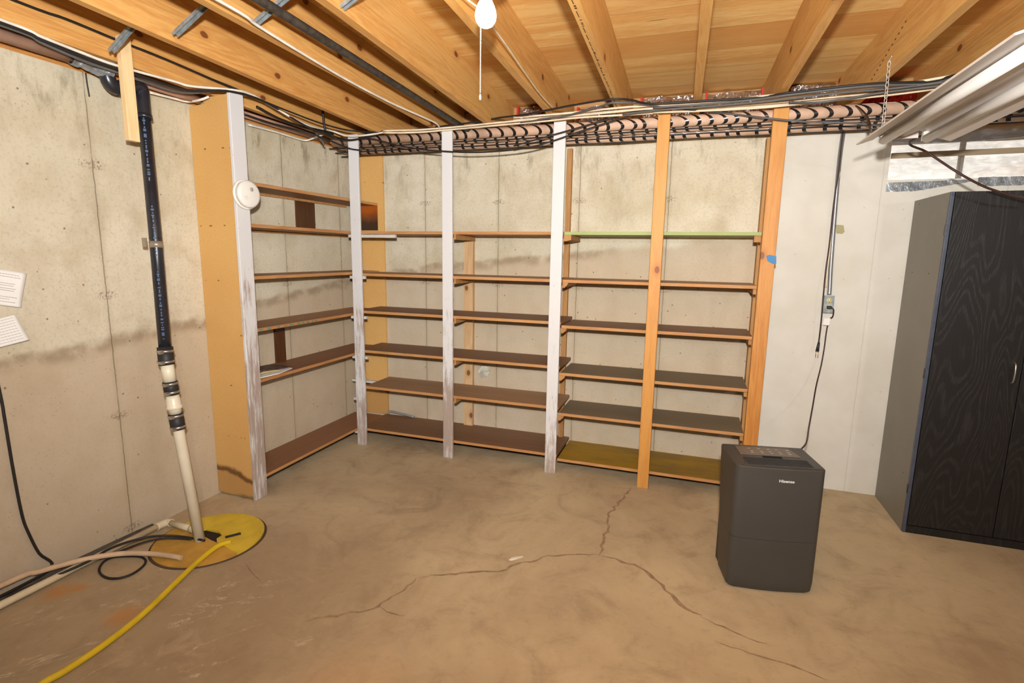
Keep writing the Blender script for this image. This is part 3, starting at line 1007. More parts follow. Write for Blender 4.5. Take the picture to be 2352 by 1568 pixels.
def wrapped_pipe(a, c, r, lab, step, tilt, seed, n_max=99):
    random.seed(seed)
    a, c = Vector(a), Vector(c)
    t = thing('insulated_pipe', lab, 'insulated pipe', a, 'wrapped pipes along the back wall')
    MB().tube([a, c], r, 18, 1).build('insulation', M_DUCT, t)
    L = (c - a).length
    d = (c - a).normalized()
    s = 0.05
    k = 0
    up = Vector((0, 0, 1))
    side = d.cross(up).normalized()
    while s < L - 0.05 and k < n_max:
        # a band of tape wound at a slant
        mb = MB()
        nn = 20
        lean = tilt + random.uniform(-0.35, 0.35)
        w2 = 0.0105
        p = a + d * s
        rings = []
        for q in range(nn):
            an = 2 * PI * q / nn
            rad = side * math.cos(an) + up * math.sin(an)
            sh = d * (lean * r * (math.cos(an) * 0.9 - math.sin(an) * 0.5))
            rings.append([mb.b.verts.new(p + rad * (r + 0.0012) + sh + d * off) for off in (-w2, w2)])
        for q in range(nn):
            A, B = rings[q], rings[(q + 1) % nn]
            f = mb.b.faces.new((A[0], A[1], B[1], B[0]))
            f.smooth = True
        mb.build('tape_band', M_TAPE, t)
        s += step * random.uniform(0.75, 1.25)
        k += 1
    return t


DX0, DX1 = 0.10, 4.9
wrapped_pipe((DX0 + 0.02, -0.352, 2.357), (DX1, -0.352, 2.357), 0.0325, 'brown wrapped pipe with black tape bands, nearest the room of three', 0.080, 1.6, 11)
wrapped_pipe((DX0, -0.272, 2.343), (DX1, -0.272, 2.343), 0.0325, 'brown wrapped pipe with black tape bands, middle of three', 0.080, -1.2, 12)
wrapped_pipe((DX0 + 0.04, -0.192, 2.319), (DX1, -0.192, 2.319), 0.0325, 'brown wrapped pipe with black tape bands, against the back wall', 0.080, -0.9, 13)
for y, z, lab in ((-0.314, 2.318, 'thin black line between the two front wrapped pipes'), (-0.236, 2.302, 'thin black line between the two rear wrapped pipes'),
                  (-0.165, 2.289, 'thin black line along the wall side of the wrapped pipes')):
    pts = [(0.05 + 0.24 * k, y + random.uniform(-0.006, 0.006), z + random.uniform(-0.003, 0.003)) for k in range(21)]
    cable(pts, 0.0042, M_BLACK, lab, group='thin black lines under the wrapped pipes')

# foil-faced insulation stuffed into the joist bays
fo = [(1.47, 1.66, 0.9, 'crumpled foil insulation in the bay left of the bulb joist'),
      (1.92, 2.28, 0.5, 'small foil insulation piece in bay left of the printed joist'),
      (2.36, 2.725, 0.9, 'silver foil insulation between printed joist and edge-on joist'),
      (2.78, 3.13, 0.9, 'crumpled foil insulation in the bay right of edge-on joist'),
      (3.20, 3.56, 1.0, 'bright foil insulation in bay left of the shop light chain'),
      (3.62, 3.98, 0.7, 'red plastic faced insulation in the bay behind the shop light')]
for k, (x0, x1, hh, lab) in enumerate(fo):
    t = thing('insulation_batt', lab, 'insulation', (x0, 0.04, ZJ), 'foil insulation in the joist bays')
    ztop = ZJ + 0.14 + 0.09 * hh

    def fn(u, v, x0=x0, x1=x1, ztop=ztop, k=k):
        x = x0 + (x1 - x0) * u
        z = ZJ + (ztop - ZJ) * v + 0.02 * noise.noise(Vector((x * 9, k, 0))) * v
        y = 0.045 - 0.035 * math.sin(PI * v) + 0.03 * noise.noise(Vector((x * 16, z * 18, k))) + 0.012 * noise.noise(Vector((x * 50, z * 50, k)))
        return Vector((x, y, z))
    MB().grid(fn, 44, 14, smooth=False).build('foil_face', M_RED if k == 5 else M_FOIL, t, solid=0.004)
    MB().box(x0, x1, 0.055, 0.098, ZJ, ztop - 0.01).build('batt', M_PAPERY, t)
    for xs in ((x0, x0 + 0.014), (x1 - 0.014, x1)):
        MB().box(xs[0], xs[1], 0.0, 0.05, ZJ, ztop).build('red_edge', M_RED, t)

# ------------------------------------------------------------------ shelving
SH = 0.0205


def shelf(parent, x0, x1, y0, y1, ztop, top_mat, edge_mat, front, lab=None):
    """front: 'y' edge faces -y, 'x' edge faces +x"""
    mb = MB()
    mb.box(x0, x1, y0, y1, ztop - SH, ztop, bevel=0.001)
    for f in mb.b.faces:
        n = f.normal if f.normal.length else (f.normal_update() or f.normal)
        f.normal_update()
        nn = f.normal
        if (front == 'y' and abs(nn.y) > 0.7) or (front == 'x' and abs(nn.x) > 0.7):
            f.material_index = 1
    o = mb.build('shelf', [top_mat, edge_mat], parent)
    if lab:
        o['label'] = lab
    return o


# -- along the left wall
U1 = thing('shelving_unit', 'narrow wooden shelving along the left wall with orange particle board end and smoke alarm post', 'shelves', (0.15, -0.75, 0.0))
MB().prism([(0.002, -1.488, 0.02), (0.08, -1.488, 0.006), (0.15, -1.488, 0.012), (0.2, -1.488, 0.0), (0.284, -1.488, 0.006),
            (0.284, -1.488, 2.385), (0.115, -1.488, 2.375), (0.112, -1.488, 2.345), (0.002, -1.488, 2.335)], (0, 0.016, 0)).build('end_panel', M_PART, U1)
# white painted post nailed over the front edge of the panel
mb = MB().box(0.285, 0.305, -1.492, -1.395, 0.0, 2.40, bevel=0.003)
mb.build('post', M_WPOST, U1)
zs1 = [1.935, 1.692, 1.384, 1.066, 0.748, 0.128]
for k, z in enumerate(zs1):
    tm = [M_SHELFY, M_SHELFY, M_SHELFY, M_SHELFY, M_SHELFRY, M_SHELFRY][k]
    sh = shelf(U1, 0.003, 0.284, -1.470, -0.025, z, tm, M_EDGEY, 'x')
    if k == 3:
        mb = MB()
        random.seed(5)
        y = -1.36
        while y < -0.85:
            L = random.uniform(0.012, 0.035)
            mb.box(0.2835, 0.2848, y, y + L, z - SH + 0.003, z - 0.004)
            y += L + random.uniform(0.01, 0.05)
        pm = mb.build('paint_mark', M_TEAL, sh)
        pm['label'] = 'worn teal paint marks on shelf edge'
    MB().box(0.003, 0.022, -1.45, -0.08, z - SH - 0.016, z - SH).build('cleat', M_STUDD, U1)
    MB().box(0.02, 0.284, -1.471, -1.450, z - SH - 0.030, z - SH).build('cleat', M_STUDD, U1)
MB().box(0.002, 0.020, -0.945, -0.855, 0.748, 1.045).build('upright_block', M_DKBOARD, U1)['label'] = 'short reddish-brown upright between two shelves'
MB().box(0.02, 0.06, -1.44, -0.1, 0.0, zs1[-1] - SH).build('base', M_DKGREY, U1)  # near-black block, paints the shade under the lowest shelf

# -- along the back wall, painted posts
U2 = thing('shelving_unit', 'wooden shelving on the back wall between white painted posts', 'shelves', (1.1, -0.2, 0.0))
for x0, x1 in ((0.300, 0.383), (1.066, 1.145), (1.866, 1.946)):
    MB().box(x0, x1, -0.425, -0.405, 0.0, ZJ - 0.001, bevel=0.003).build('post', M_WPOST, U2)
XS0, XM, XE = 0.303, 1.952, 3.152
L2 = [(1.692, M_SHELF), (1.377, M_SHELF), (1.089, M_SHELFR), (0.778, M_SHELFR), (0.487, M_SHELF), (0.138, M_SHELFR)]
for z, m in L2:
    shelf(U2, XS0 if z != 0.487 else 0.37, XM - 0.004, -0.402, -0.042 if z > 0.2 else -0.004, z, m, M_EDGE, 'y')
MB().box(0.32, 1.93, -0.10, -0.02, 0.0, 0.138 - SH).build('base', M_DKGREY, U2)  # black colour stands in for shade below the bottom shelf
MB().box(0.018, 0.335, -0.020, -0.002, 0.14, 2.335).build('corner_panel', M_PART, U2)
o = MB().box(0.121, 0.279, -0.024, -0.0195, 1.716, 1.926)
N2 = N('scorched_veneer')
_x, _y, _z = N2.xyz()
M_SCORCH = N2.done(N2.mix(N2.ramp(N2.math('ADD', _z, N2.math('MULTIPLY', N2.noise(9, 4), 0.12)), 1.82, 1.94), lin(60, 40, 26), lin(168, 84, 22)), 0.3, 0.1)
o = o.build('veneer_patch', M_SCORCH, U2)
o['label'] = 'dark burnt-orange veneer square on the corner panel'
# rear stud behind the shelves
MB().box(1.066, 1.142, -0.040, -0.002, 0.14, 1.671).build('rear_stud', M_STUD, U2)
MB().box(1.868, 1.905, -0.040, -0.002, 0.14, 2.29).build('rear_stud', M_STUDD, U2)
for z, m in L2[:5]:
    MB().box(1.147, 1.162, -0.400, -0.042, z - SH - 0.036, z - SH).build('cleat', M_STUDD, U2)
# white stubs that carry both runs at the corner post
for z, x1 in ((1.668, 0.673), (1.355, 0.40), (1.045, 0.40), (0.727, 0.40), (0.385, 0.30), (0.107, 0.30)):
    MB().box(0.262, x1, -0.404, -0.386, z - 0.022, z).build('cleat', M_WCLEAT, U2)
MB().box(0.12, 0.375, -0.22, -0.20, 0.462, 0.482).build('cleat', M_WCLEAT, U2)

# -- right bay, bare pine posts
U3 = thing('shelving_unit', 'wooden shelving on the back wall with bare orange pine posts and a green top shelf', 'shelves', (2.55, -0.2, 0.0))
MB().box(2.517, 2.590, -0.443, -0.405, 0.0, 2.425, bevel=0.003).build('post', M_BAREPOST, U3)
MB().box(3.152, 3.232, -0.425, -0.387, 0.0, 2.425, bevel=0.003).build('post', M_BAREPOST, U3)
L3 = [(1.692, M_GREEN, M_GREEN, 'pale green painted shelf'), (1.376, M_SHELF, M_EDGE, None), (1.066, M_SHELFR, M_EDGE, None), (0.735, M_SHELFG, M_EDGE, 'grey worn shelf'),
      (0.447, M_SHELFG, M_EDGE, 'grey worn shelf'), (0.111, M_YELLOW, M_EDGE, 'mustard yellow painted bottom shelf')]
for z, m, e, lab in L3:
    shelf(U3, XM, XE - 0.002, -0.402, -0.042 if z > 0.2 else -0.004, z, m, e, 'y', lab)
MB().box(1.97, 3.13, -0.10, -0.02, 0.0, 0.111 - SH).build('base', M_DKGREY, U3)  # shade under this bay's bottom shelf, painted as a black block
MB().box(3.165, 3.203, -0.090, -0.002, 0.0, 2.29).build('rear_stud', M_STUDD, U3)
MB().prism([(1.950, -0.405, 1.671), (2.00, -0.405, 1.671), (2.00, -0.405, 1.638), (1.965, -0.405, 1.630), (1.950, -0.405, 1.630)], (0, 0.30, 0)).build('cleat', M_STUDD, U3)
for z, m, e, lab in L3[1:5]:
    MB().prism([(1.950, -0.404, z - SH), (1.99, -0.404, z - SH), (1.985, -0.404, z - SH - 0.014), (1.965, -0.404, z - SH - 0.034), (1.950, -0.404, z - SH - 0.036)],
               (0, 0.34, 0)).build('cleat', M_STUDD, U3)
    MB().box(3.132, 3.150, -0.385, -0.03, z - SH - 0.034, z - SH).build('cleat', M_STUDD, U3)
MB().box(3.112, 3.150, -0.385, -0.345, 1.633, 1.671).build('cleat', M_STUDD, U3)

# dark boards fixed to the left wall between upper shelves
tag(MB().box(0.0, 0.010, -0.667, -0.462, 1.694, 1.912).build('board', M_DKBOARD), 'dark brown board against left wall between the two upper shelves', 'board')

# blue tape on pine post, olive tape on wall
tag(MB().prism([(3.182, -0.426, 1.554), (3.198, -0.426, 1.560), (3.236, -0.426, 1.553), (3.240, -0.426, 1.507), (3.222, -0.426, 1.507), (3.192, -0.426, 1.522)], (0, 0.0006, 0)).build('tape', M_BLUE), 'torn blue painter tape on the right pine post', 'tape')
tag(MB().prism([(3.616, -0.002, 1.756), (3.659, -0.002, 1.753), (3.668, -0.002, 1.713), (3.658, -0.002, 1.699), (3.624, -0.002, 1.702)], (0, 0.0015, 0)).build('tape', M_OLIVE), 'olive tape scrap on the white wall beside the conduit', 'tape')

# smoke alarm
SD = thing('smoke_alarm', 'round white smoke alarm mounted on the left white post', 'smoke alarm', (0.305, -1.43, 1.853))
ax = Vector((1.0, -0.05, 0.03))
MB().lathe([(0.0, 0.0), (0.078, 0.0), (0.085, 0.004), (0.085, 0.012), (0.080, 0.015)], (0.306, -1.43, 1.853), ax, 48).build('base', M_PLASTIC, SD)
MB().lathe([(0.074, 0.0), (0.077, 0.020), (0.073, 0.028), (0.060, 0.032), (0.0, 0.035)], (0.319, -1.431, 1.8535), ax, 48).build('cover', M_PLASTIC, SD)
MB().lathe([(0.012, 0.0), (0.012, 0.004), (0.010, 0.006), (0.0, 0.0065)], (0.350, -1.424, 1.880), ax, 20).build('button', M_PLASTICG, SD)
for k, rr in enumerate((0.030, 0.042)):
    pts = [(0.3515 - 0.0008 * k, -1.431 + rr * math.cos(a), 1.853 + rr * math.sin(a)) for a in [PI * 1.10 + 0.12 * q for q in range(12)]]
    MB().tube(pts, 0.0012, 6, 2).build('vent', M_PLASTICG, SD)

# papers on the left shelf
tag(MB().prism([(0.10, -1.40, 0.7495), (0.262, -1.43, 0.7495), (0.285, -1.22, 0.7495), (0.25, -1.06, 0.7495), (0.13, -1.05, 0.7495)], (0, 0, 0.006)).build('paper_stack', M_PAPER),
    'loose white papers at the left end of lower left shelf', 'paper')
t = thing('magazine', 'worn dark magazine lying on papers on the lower left shelf', 'magazine', (0.17, -1.25, 0.7555))


def mag(u, v):
    x = 0.07 + 0.16 * u
    y = -1.41 + 0.33 * v + 0.03 * u
    return Vector((x, y, 0.762 + 0.010 * math.sin(v * 5) * u + 0.006 * noise.noise(Vector((x * 20, y * 20, 1)))))


MB().grid(mag, 8, 14).build('pages', M_PAPERY, t, solid=0.010)
MB().grid(lambda u, v: mag(u, v) + Vector((0.004, 0, 0.009)), 8, 14).build('cover', M_DKPAPER, t, solid=0.0015)

# grey vinyl strip in the corner of the bottom shelf
tag(MB().tube([(0.34, -0.045, 0.160), (0.37, -0.03, 0.172), (0.45, -0.03, 0.166), (0.60, -0.035, 0.152)], 0.010, 8, 4).build('vinyl_strip', M_GSTRIP),
    'grey strip lying at the corner of the bottom shelf', 'strip')
# broken patch in the back wall


def lump(c, r, seed):
    mb = MB()
    r0 = bmesh.ops.create_icosphere(mb.b, subdivisions=3, radius=1.0)
    for v in r0['verts']:
        n_ = 1 + 0.35 * noise.noise(v.co * 2.2 + Vector((seed, 0, 0)))
        v.co = Vector((c[0] + v.co.x * r[0] * n_, c[1] + v.co.y * r[1] * n_, c[2] + v.co.z * r[2] * n_))
    return mb


tag(lump((1.225, -0.006, 0.60), (0.052, 0.016, 0.048), 3).build('mortar_patch', M_PATCH), 'rough pale mortar lump on the back wall behind shelves', 'mortar')

# ------------------------------------------------------------------ sump: lid and discharge pipe
LC, LR = (0.42, -1.93), 0.268
SP = thing('sump_lid', 'round yellow sump cover in the floor, split into two halves', 'sump cover', (LC[0], LC[1], 0.0))
dv = Vector((0.683 - 0.30, -1.942 + 1.842)).normalized()
ang = math.atan2(dv.y, dv.x)
MB().lathe([(LR + 0.010, 0.0), (LR + 0.010, 0.003), (LR + 0.002, 0.0045), (LR - 0.004, 0.003), (LR - 0.004, 0.0)], (LC[0], LC[1], 0.0), (0, 0, 1), 64).build('rim', M_RIM, SP)


def half(a0, a1, z0, z1, mat, name, cut):
    mb = MB()
    pts = []
    n = 40
    for k in range(n + 1):
        a = a0 + (a1 - a0) * k / n
        pts.append((LC[0] + (LR - 0.002) * math.cos(a), LC[1] + (LR - 0.002) * math.sin(a), z0))
    # the straight side, with the notch cut for pipe and hose
    c_, s_ = math.cos(ang), math.sin(ang)
    for (u, v) in cut:
        pts.append((LC[0] + u * c_ - v * s_, LC[1] + u * s_ + v * c_, z0))
    mb.prism(pts, (0, 0, z1 - z0))
    return mb.build(name, mat, SP)


half(ang, ang + PI, 0.002, 0.013, M_LID1, 'cover_half', [(-0.13, 0.0), (-0.11, 0.035), (-0.02, 0.06), (0.03, 0.05), (0.04, 0.015), (0.07, 0.0)])['label'] = 'bright yellow half of the cover'
half(ang + PI, ang + 2 * PI, 0.001, 0.008, M_LID2, 'cover_half', [(0.07, -0.002), (0.03, -0.006), (-0.09, -0.008), (-0.13, -0.002)])['label'] = 'dusty tan-yellow half of the cover'
MB().lathe([(0.0, 0.0012), (0.10, 0.0012), (0.10, 0.0016), (0.0, 0.0018)], (0.40, -1.91, 0.0), (0, 0, 1), 24).build('pipe_opening', M_HOLE, SP)
MB().beam((0.500, -1.905, 0.016), (0.545, -1.845, 0.016), 0.016, 0.006).build('slot_cover', M_RUBBER, SP)

# discharge pipe (slightly leaning away from the wall towards its foot)
DP = thing('drain_pipe', 'tall sump discharge pipe, black above and white below, by the left wall', 'pipe', (0.38, -1.96, 0.0))
AX = [Vector((0.385, -1.962, 0.0)), Vector((0.120, -1.852, 2.25))]


def at(z):
    # broken slightly where the rubber couplings let it bend
    knots = [(0.0, (0.385, -1.962)), (0.65, (0.305, -1.968)), (0.98, (0.270, -1.970)), (1.62, (0.199, -1.912)), (2.30, (0.120, -1.853))]
    for (z0, a), (z1, b) in zip(knots, knots[1:]):
        if z <= z1:
            f = (z - z0) / (z1 - z0)
            return Vector((a[0] + (b[0] - a[0]) * f, a[1] + (b[1] - a[1]) * f, z))
    return Vector((0.120, -1.853, z))


def seg_tube(z0, z1, r, name, mat, parent=DP, smooth=1):
    ks = [z0] + [z for z in (0.65, 0.98, 1.62) if z0 < z < z1] + [z1]
    return MB().tube([at(z) for z in ks], r, 24, smooth).build(name, mat, parent)


seg_tube(0.003, 0.66, 0.0265, 'white_pipe', M_PVC)
seg_tube(0.615, 0.700, 0.034, 'rubber_coupling', M_RUBBER)
seg_tube(0.700, 0.775, 0.029, 'valve_neck', M_PVC)
a_, b_ = at(0.725), at(0.795)
MB().lathe([(0.028, 0.0), (0.038, 0.004), (0.038, 0.016), (0.034, 0.022), (0.033, 0.05), (0.029, 0.075)], at(0.722), at(0.80) - at(0.72), 28).build('check_valve', M_PVC, DP)
seg_tube(0.800, 0.868, 0.034, 'rubber_coupling', M_RUBBER)
seg_tube(0.866, 0.965, 0.030, 'white_pipe', M_PVC)
seg_tube(0.955, 1.045, 0.036, 'rubber_coupling', M_RUBBER)
for z in (0.628, 0.688, 0.812, 0.856, 0.970, 1.022):
    a = at(z)
    c = MB().tube([at(z - 0.006), at(z + 0.006)], 0.0368 if z < 0.95 else 0.0388, 24, 1).build('hose_clamp', M_STEEL, DP)
    MB().box(a.x + 0.012, a.x + 0.030, a.y - 0.050, a.y - 0.030, z - 0.006, z + 0.006, bevel=0.002).build('screw', M_STEEL, c)
top = at(2.235)
# black pipe with two elbows under the foil-wrapped end
bp = MB().tube([at(1.03), at(1.62), at(2.255)], 0.0285, 24, 1)
bp.build('black_pipe', M_BLKPIPE, DP)
el = [at(2.18), at(2.22)] + [(0.120, -1.853, 2.300), (0.120, -1.857, 2.322), (0.120, -1.876, 2.330), (0.120, -1.912, 2.320), (0.120, -1.956, 2.298), (0.120, -1.989, 2.290), (0.120, -2.011, 2.311), (0.120, -2.018, 2.344), (0.120, -2.018, 2.378)]
MB().tube(el, 0.0325, 24, 5).build('elbow', M_BLKPIPE, DP)
MB().tube([at(2.175), at(2.195)], 0.036, 24, 1).build('collar', M_BLKPIPE, DP)
# stamped lettering, a fine line of pale print down the pipe
random.seed(9)
for (z0, z1) in ((2.20, 1.86), (1.74, 1.50), (1.42, 1.08)):
    mb = MB()
    z = z0
    while z > z1:
        h = random.choice((0.006, 0.009, 0.012))
        c = at(z)
        dirv = Vector((0.64, -0.60, 0)).normalized() if True else None
        sidev = Vector((-dirv.y, dirv.x, 0))
        p = c + dirv * 0.0287
        wq = random.choice((0.003, 0.006))
        mb.prism([p - sidev * wq, p + sidev * wq, p + sidev * wq + Vector((0, 0, h)), p - sidev * wq + Vector((0, 0, h))], dirv * 0.0006)
        z -= h + 0.006
    mb.build('print', M_INKBLUE, DP)
c = at(1.555)
o = MB().tube([at(1.54), at(1.572)], 0.0300, 24, 1).build('strap', M_STRAP, DP)
MB().box(c.x - 0.05, c.x - 0.02, c.y - 0.035, c.y - 0.030, 1.545, 1.590).build('strap_end', M_STRAP, o)
MB().tube([at(1.585), at(1.588)], 0.0292, 24, 1).build('ring', M_BLKPIPE, DP)

# foil-wrapped upper pipe end with brown insulated pipe running along left wall
t = thing('insulated_pipe', 'brown insulated pipe with foil-taped end along the top of left wall', 'insulated pipe', (0.09, -2.6, 2.37))
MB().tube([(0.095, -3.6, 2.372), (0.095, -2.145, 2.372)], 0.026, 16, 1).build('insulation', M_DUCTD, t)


def foilfn(u, v):
    a = 2 * PI * v
    y = -2.16 + 0.15 * u
    r = 0.033 + 0.004 * u + 0.008 * noise.noise(Vector((y * 40, math.cos(a) * 2, math.sin(a) * 2)))
    cx, cz = 0.095 + 0.028 * u, 2.375 - 0.012 * u * u
    r *= 1 + 0.35 * u
    return Vector((cx + r * math.cos(a), y, cz + r * math.sin(a)))


MB().grid(foilfn, 22, 26, smooth=False).build('foil_wrap', M_DTAPE, t)
t = thing('insulated_pipe', 'short brown insulated pipe between the black elbow and left end panel', 'insulated pipe', (0.09, -1.6, 2.36))
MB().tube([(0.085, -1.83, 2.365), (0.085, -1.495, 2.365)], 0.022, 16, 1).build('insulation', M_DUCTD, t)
t = thing('insulated_pipe', 'shaded brown insulated pipe above the left wall shelves', 'insulated pipe', (0.09, -0.9, 2.36))
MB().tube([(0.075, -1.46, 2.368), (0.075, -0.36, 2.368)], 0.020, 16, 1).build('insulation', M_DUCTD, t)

# hanging pine board
tag(MB().box(0.220, 0.250, -2.035, -1.983, 2.035, 2.492, bevel=0.002).build('board', M_HANG), 'short pale pine board hanging down in front of the black pipe elbow', 'board')

# ------------------------------------------------------------------ pipes, hoses and cords on the floor at left
WP = thing('floor_pipe', 'white PVC pipe on the floor along left wall ending in sump', 'pipe', (0.06, -2.4, 0.0))
MB().tube([(0.075, -3.6, 0.024), (0.075, -1.925, 0.024)], 0.0165, 16, 1).build('pipe_run', M_PVCD, WP)
MB().tube([(0.075, -1.965, 0.024), (0.075, -1.93, 0.024), (0.085, -1.905, 0.024), (0.11, -1.903, 0.024)], 0.021, 16, 4).build('elbow', M_PVCD, WP)
MB().tube([(0.095, -1.904, 0.024), (0.30, -1.925, 0.034)], 0.0165, 16, 1).build('branch', M_PVCD, WP)
MB().tube([(0.28, -1.922, 0.033), (0.325, -1.93, 0.036), (0.335, -1.932, 0.03), (0.338, -1.934, 0.0145)], 0.021, 16, 3).build('elbow', M_PVCD, WP)
tag(MB().tube([(0.024, -3.6, 0.022), (0.024, -2.6, 0.022), (0.026, -2.2, 0.021), (0.028, -1.95, 0.016)], [0.019, 0.012], 12, 4).build('pipe', M_DKFOAM),
    'dark grey pipe squeezed between white floor pipe and left wall', 'pipe')
tag(MB().tube([(0.035, -3.5, 0.085)] + [(0.035, -2.639, 0.088), (0.050, -2.503, 0.077), (0.104, -2.336, 0.055), (0.197, -2.236, 0.045), (0.291, -2.175, 0.030), (0.401, -2.146, 0.025), (0.466, -2.137, 0.022)], 0.0125, 12, 5).build('hose', M_TANHOSE),
    'pale tan hose lying over the pipes, open end on sump cover', 'hose')
tag(MB().tube([(0.714, -2.929, 0.014), (0.702, -2.870, 0.014), (0.712, -2.807, 0.014), (0.711, -2.686, 0.014), (0.693, -2.555, 0.014), (0.663, -2.438, 0.014), (0.614, -2.296, 0.014), (0.576, -2.173, 0.016), (0.548, -2.049, 0.020), (0.545, -1.980, 0.022), (0.567, -1.932, 0.020)], 0.0125, 12, 5).build('hose', M_YHOSE),
    'yellow hose running from the sump cover across the floor', 'hose')
cable([(0.030, -2.643, 0.030), (0.064, -2.499, 0.030), (0.113, -2.343, 0.045), (0.122, -2.236, 0.060), (0.160, -2.121, 0.055), (0.228, -2.054, 0.050), (0.308, -1.996, 0.030), (0.435, -1.975, 0.022)], 0.006, M_BLACK,
      'black cord curving over floor pipes into the sump opening', 'cord', 'cord')
cable([(0.172, -2.250, 0.050), (0.205, -2.131, 0.050), (0.259, -2.066, 0.048), (0.310, -2.023, 0.035), (0.367, -1.994, 0.026)], 0.0055, M_BLACK,
      'second black cord beside the floor pipe near the sump', 'cord', 'cord')
lp = [(0.159, -2.322, 0.008), (0.214, -2.351, 0.008), (0.276, -2.361, 0.008), (0.327, -2.342, 0.008), (0.350, -2.297, 0.008), (0.336, -2.237, 0.008), (0.303, -2.198, 0.008), (0.244, -2.183, 0.008), (0.176, -2.204, 0.008), (0.127, -2.230, 0.008), (0.118, -2.270, 0.008)]
tag(MB().tube(lp, 0.0055, 8, 4, closed=True).build('cord', M_BLACK), 'black cord coiled in a loop on the floor before sump cover', 'cord')
cable([(0.015, -2.56, 1.4)] + [(0.014, -2.533, 0.914), (0.014, -2.530, 0.807), (0.014, -2.526, 0.567), (0.014, -2.518, 0.358), (0.014, -2.504, 0.263), (0.020, -2.478, 0.147), (0.030, -2.443, 0.063)] + [(0.04, -2.6, 0.045), (0.045, -3.3, 0.05)], 0.006, M_BLACK,
      'black cord hanging down the left wall to the floor pipes', 'cord', 'cord')

# papers pinned on the left wall


def sheet(corners, curl, seed, lab, mat, lines):
    A, B, C, D = [Vector(c) for c in corners]      # top left, top right, bottom right, bottom left
    t = thing('paper_sheet', lab, 'paper', ((A + C) / 2))

    def fn(u, v):
        p = (A.lerp(B, u)).lerp(D.lerp(C, u), v)
        return p + Vector((0.004 + curl * (u ** 3) * 0.6 + curl * v * v * 0.9 + 0.002 * math.sin(7 * u + seed), 0, 0))
    MB().grid(fn, 14, 14).build('sheet', M_PAPER, t, solid=0.0006)
    mb = MB()
    random.seed(seed)
    for (v0, u0, u1) in lines:
        n = 10
        for k in range(n):
            a, b2 = u0 + (u1 - u0) * k / n, u0 + (u1 - u0) * (k + 0.85) / n
            off = Vector((0.0009, 0, 0))
            q = [fn(a, v0) + off, fn(b2, v0) + off, fn(b2, v0 + 0.014) + off, fn(a, v0 + 0.014) + off]
            mb.b.faces.new([mb.b.verts.new(p) for p in q])
    mb.build('print', M_INKGREY, t)


sheet([(0, -2.62, 1.475), (0, -2.378, 1.421), (0, -2.423, 1.275), (0, -2.62, 1.325)], 0.012, 1,
      'white printed notice taped on the left wall, upper of two', M_PAPER,
      [(0.10, 0.5, 0.9), (0.17, 0.4, 0.93), (0.36, 0.55, 0.86), (0.42, 0.6, 0.84), (0.50, 0.62, 0.88), (0.56, 0.62, 0.86), (0.74, 0.45, 0.92), (0.80, 0.5, 0.8), (0.88, 0.45, 0.9)])
sheet([(0, -2.62, 1.205), (0, -2.441, 1.247), (0, -2.412, 1.133), (0, -2.62, 1.095)], 0.02, 2,
      'white printed notice taped on the left wall, lower of two', M_PAPER,
      [(0.08 + 0.1 * k, 0.35, 0.93) for k in range(9)])

# ------------------------------------------------------------------ outlet, conduit and cords on the white wall
OB = thing('outlet_box', 'metal outlet box on the white wall with a black plug in it', 'outlet', (3.615, 0.0, 1.2))
MB().box(3.589, 3.642, -0.052, -0.001, 1.203, 1.308, bevel=0.004).build('box', M_GALV, OB)
MB().box(3.587, 3.644, -0.055, -0.052, 1.200, 1.311, bevel=0.001).build('cover_plate', M_GALV, OB)
rc = MB().lathe([(0.0165, 0), (0.0165, 0.003), (0.0, 0.003)], (3.6155, -0.0548, 1.281), (0, -1, 0), 24).build('receptacle', M_IVORY, OB)
for dx in (-0.006, 0.006):
    MB().box(3.6155 + dx - 0.001, 3.6155 + dx + 0.001, -0.0585, -0.0577, 1.279, 1.288).build('slot', M_DKGREY, rc)
MB().lathe([(0.0025, 0), (0.0025, 0.0008), (0, 0.0009)], (3.6155, -0.0577, 1.271), (0, -1, 0), 10).build('slot', M_DKGREY, rc)
MB().lathe([(0.0165, 0), (0.0165, 0.003), (0.0, 0.003)], (3.6155, -0.0548, 1.236), (0, -1, 0), 24).build('receptacle', M_IVORY, OB)
CD = MB().tube([(3.598, -0.022, 2.375), (3.592, -0.020, 2.15), (3.600, -0.018, 1.80), (3.610, -0.018, 1.50), (3.616, -0.022, 1.37), (3.617, -0.027, 1.315)], 0.0125, 14, 5)
o = CD.build('conduit', M_CONDUIT)
tag(o, 'grey metal conduit running down the white wall to the outlet box', 'conduit')
CORD = [(3.616, -0.060, 1.238), (3.628, -0.078, 1.236), (3.640, -0.080, 1.222), (3.641, -0.070, 1.18)] + \
    [(3.627, -0.050, 1.154), (3.620, -0.050, 1.077), (3.616, -0.060, 0.970), (3.605, -0.080, 0.858), (3.580, -0.130, 0.737), (3.548, -0.250, 0.635), (3.488, -0.500, 0.563), (3.410, -0.850, 0.571)] + [(3.322, -1.07, 0.58)]

# dehumidifier, stands free on the floor
ex = Vector((0.379, 0.074, 0)).normalized()
ey = Vector((-ex.y, ex.x, 0))
O = Vector((3.028, -1.418, 0))


def dp(u, v, z):
    return O + ex * u + ey * v + Vector((0, 0, z))


DH = thing('dehumidifier', 'dark grey portable dehumidifier standing on the floor', 'dehumidifier', dp(0.19, 0.14, 0))
W_, D_, HT = 0.386, 0.290, 0.612


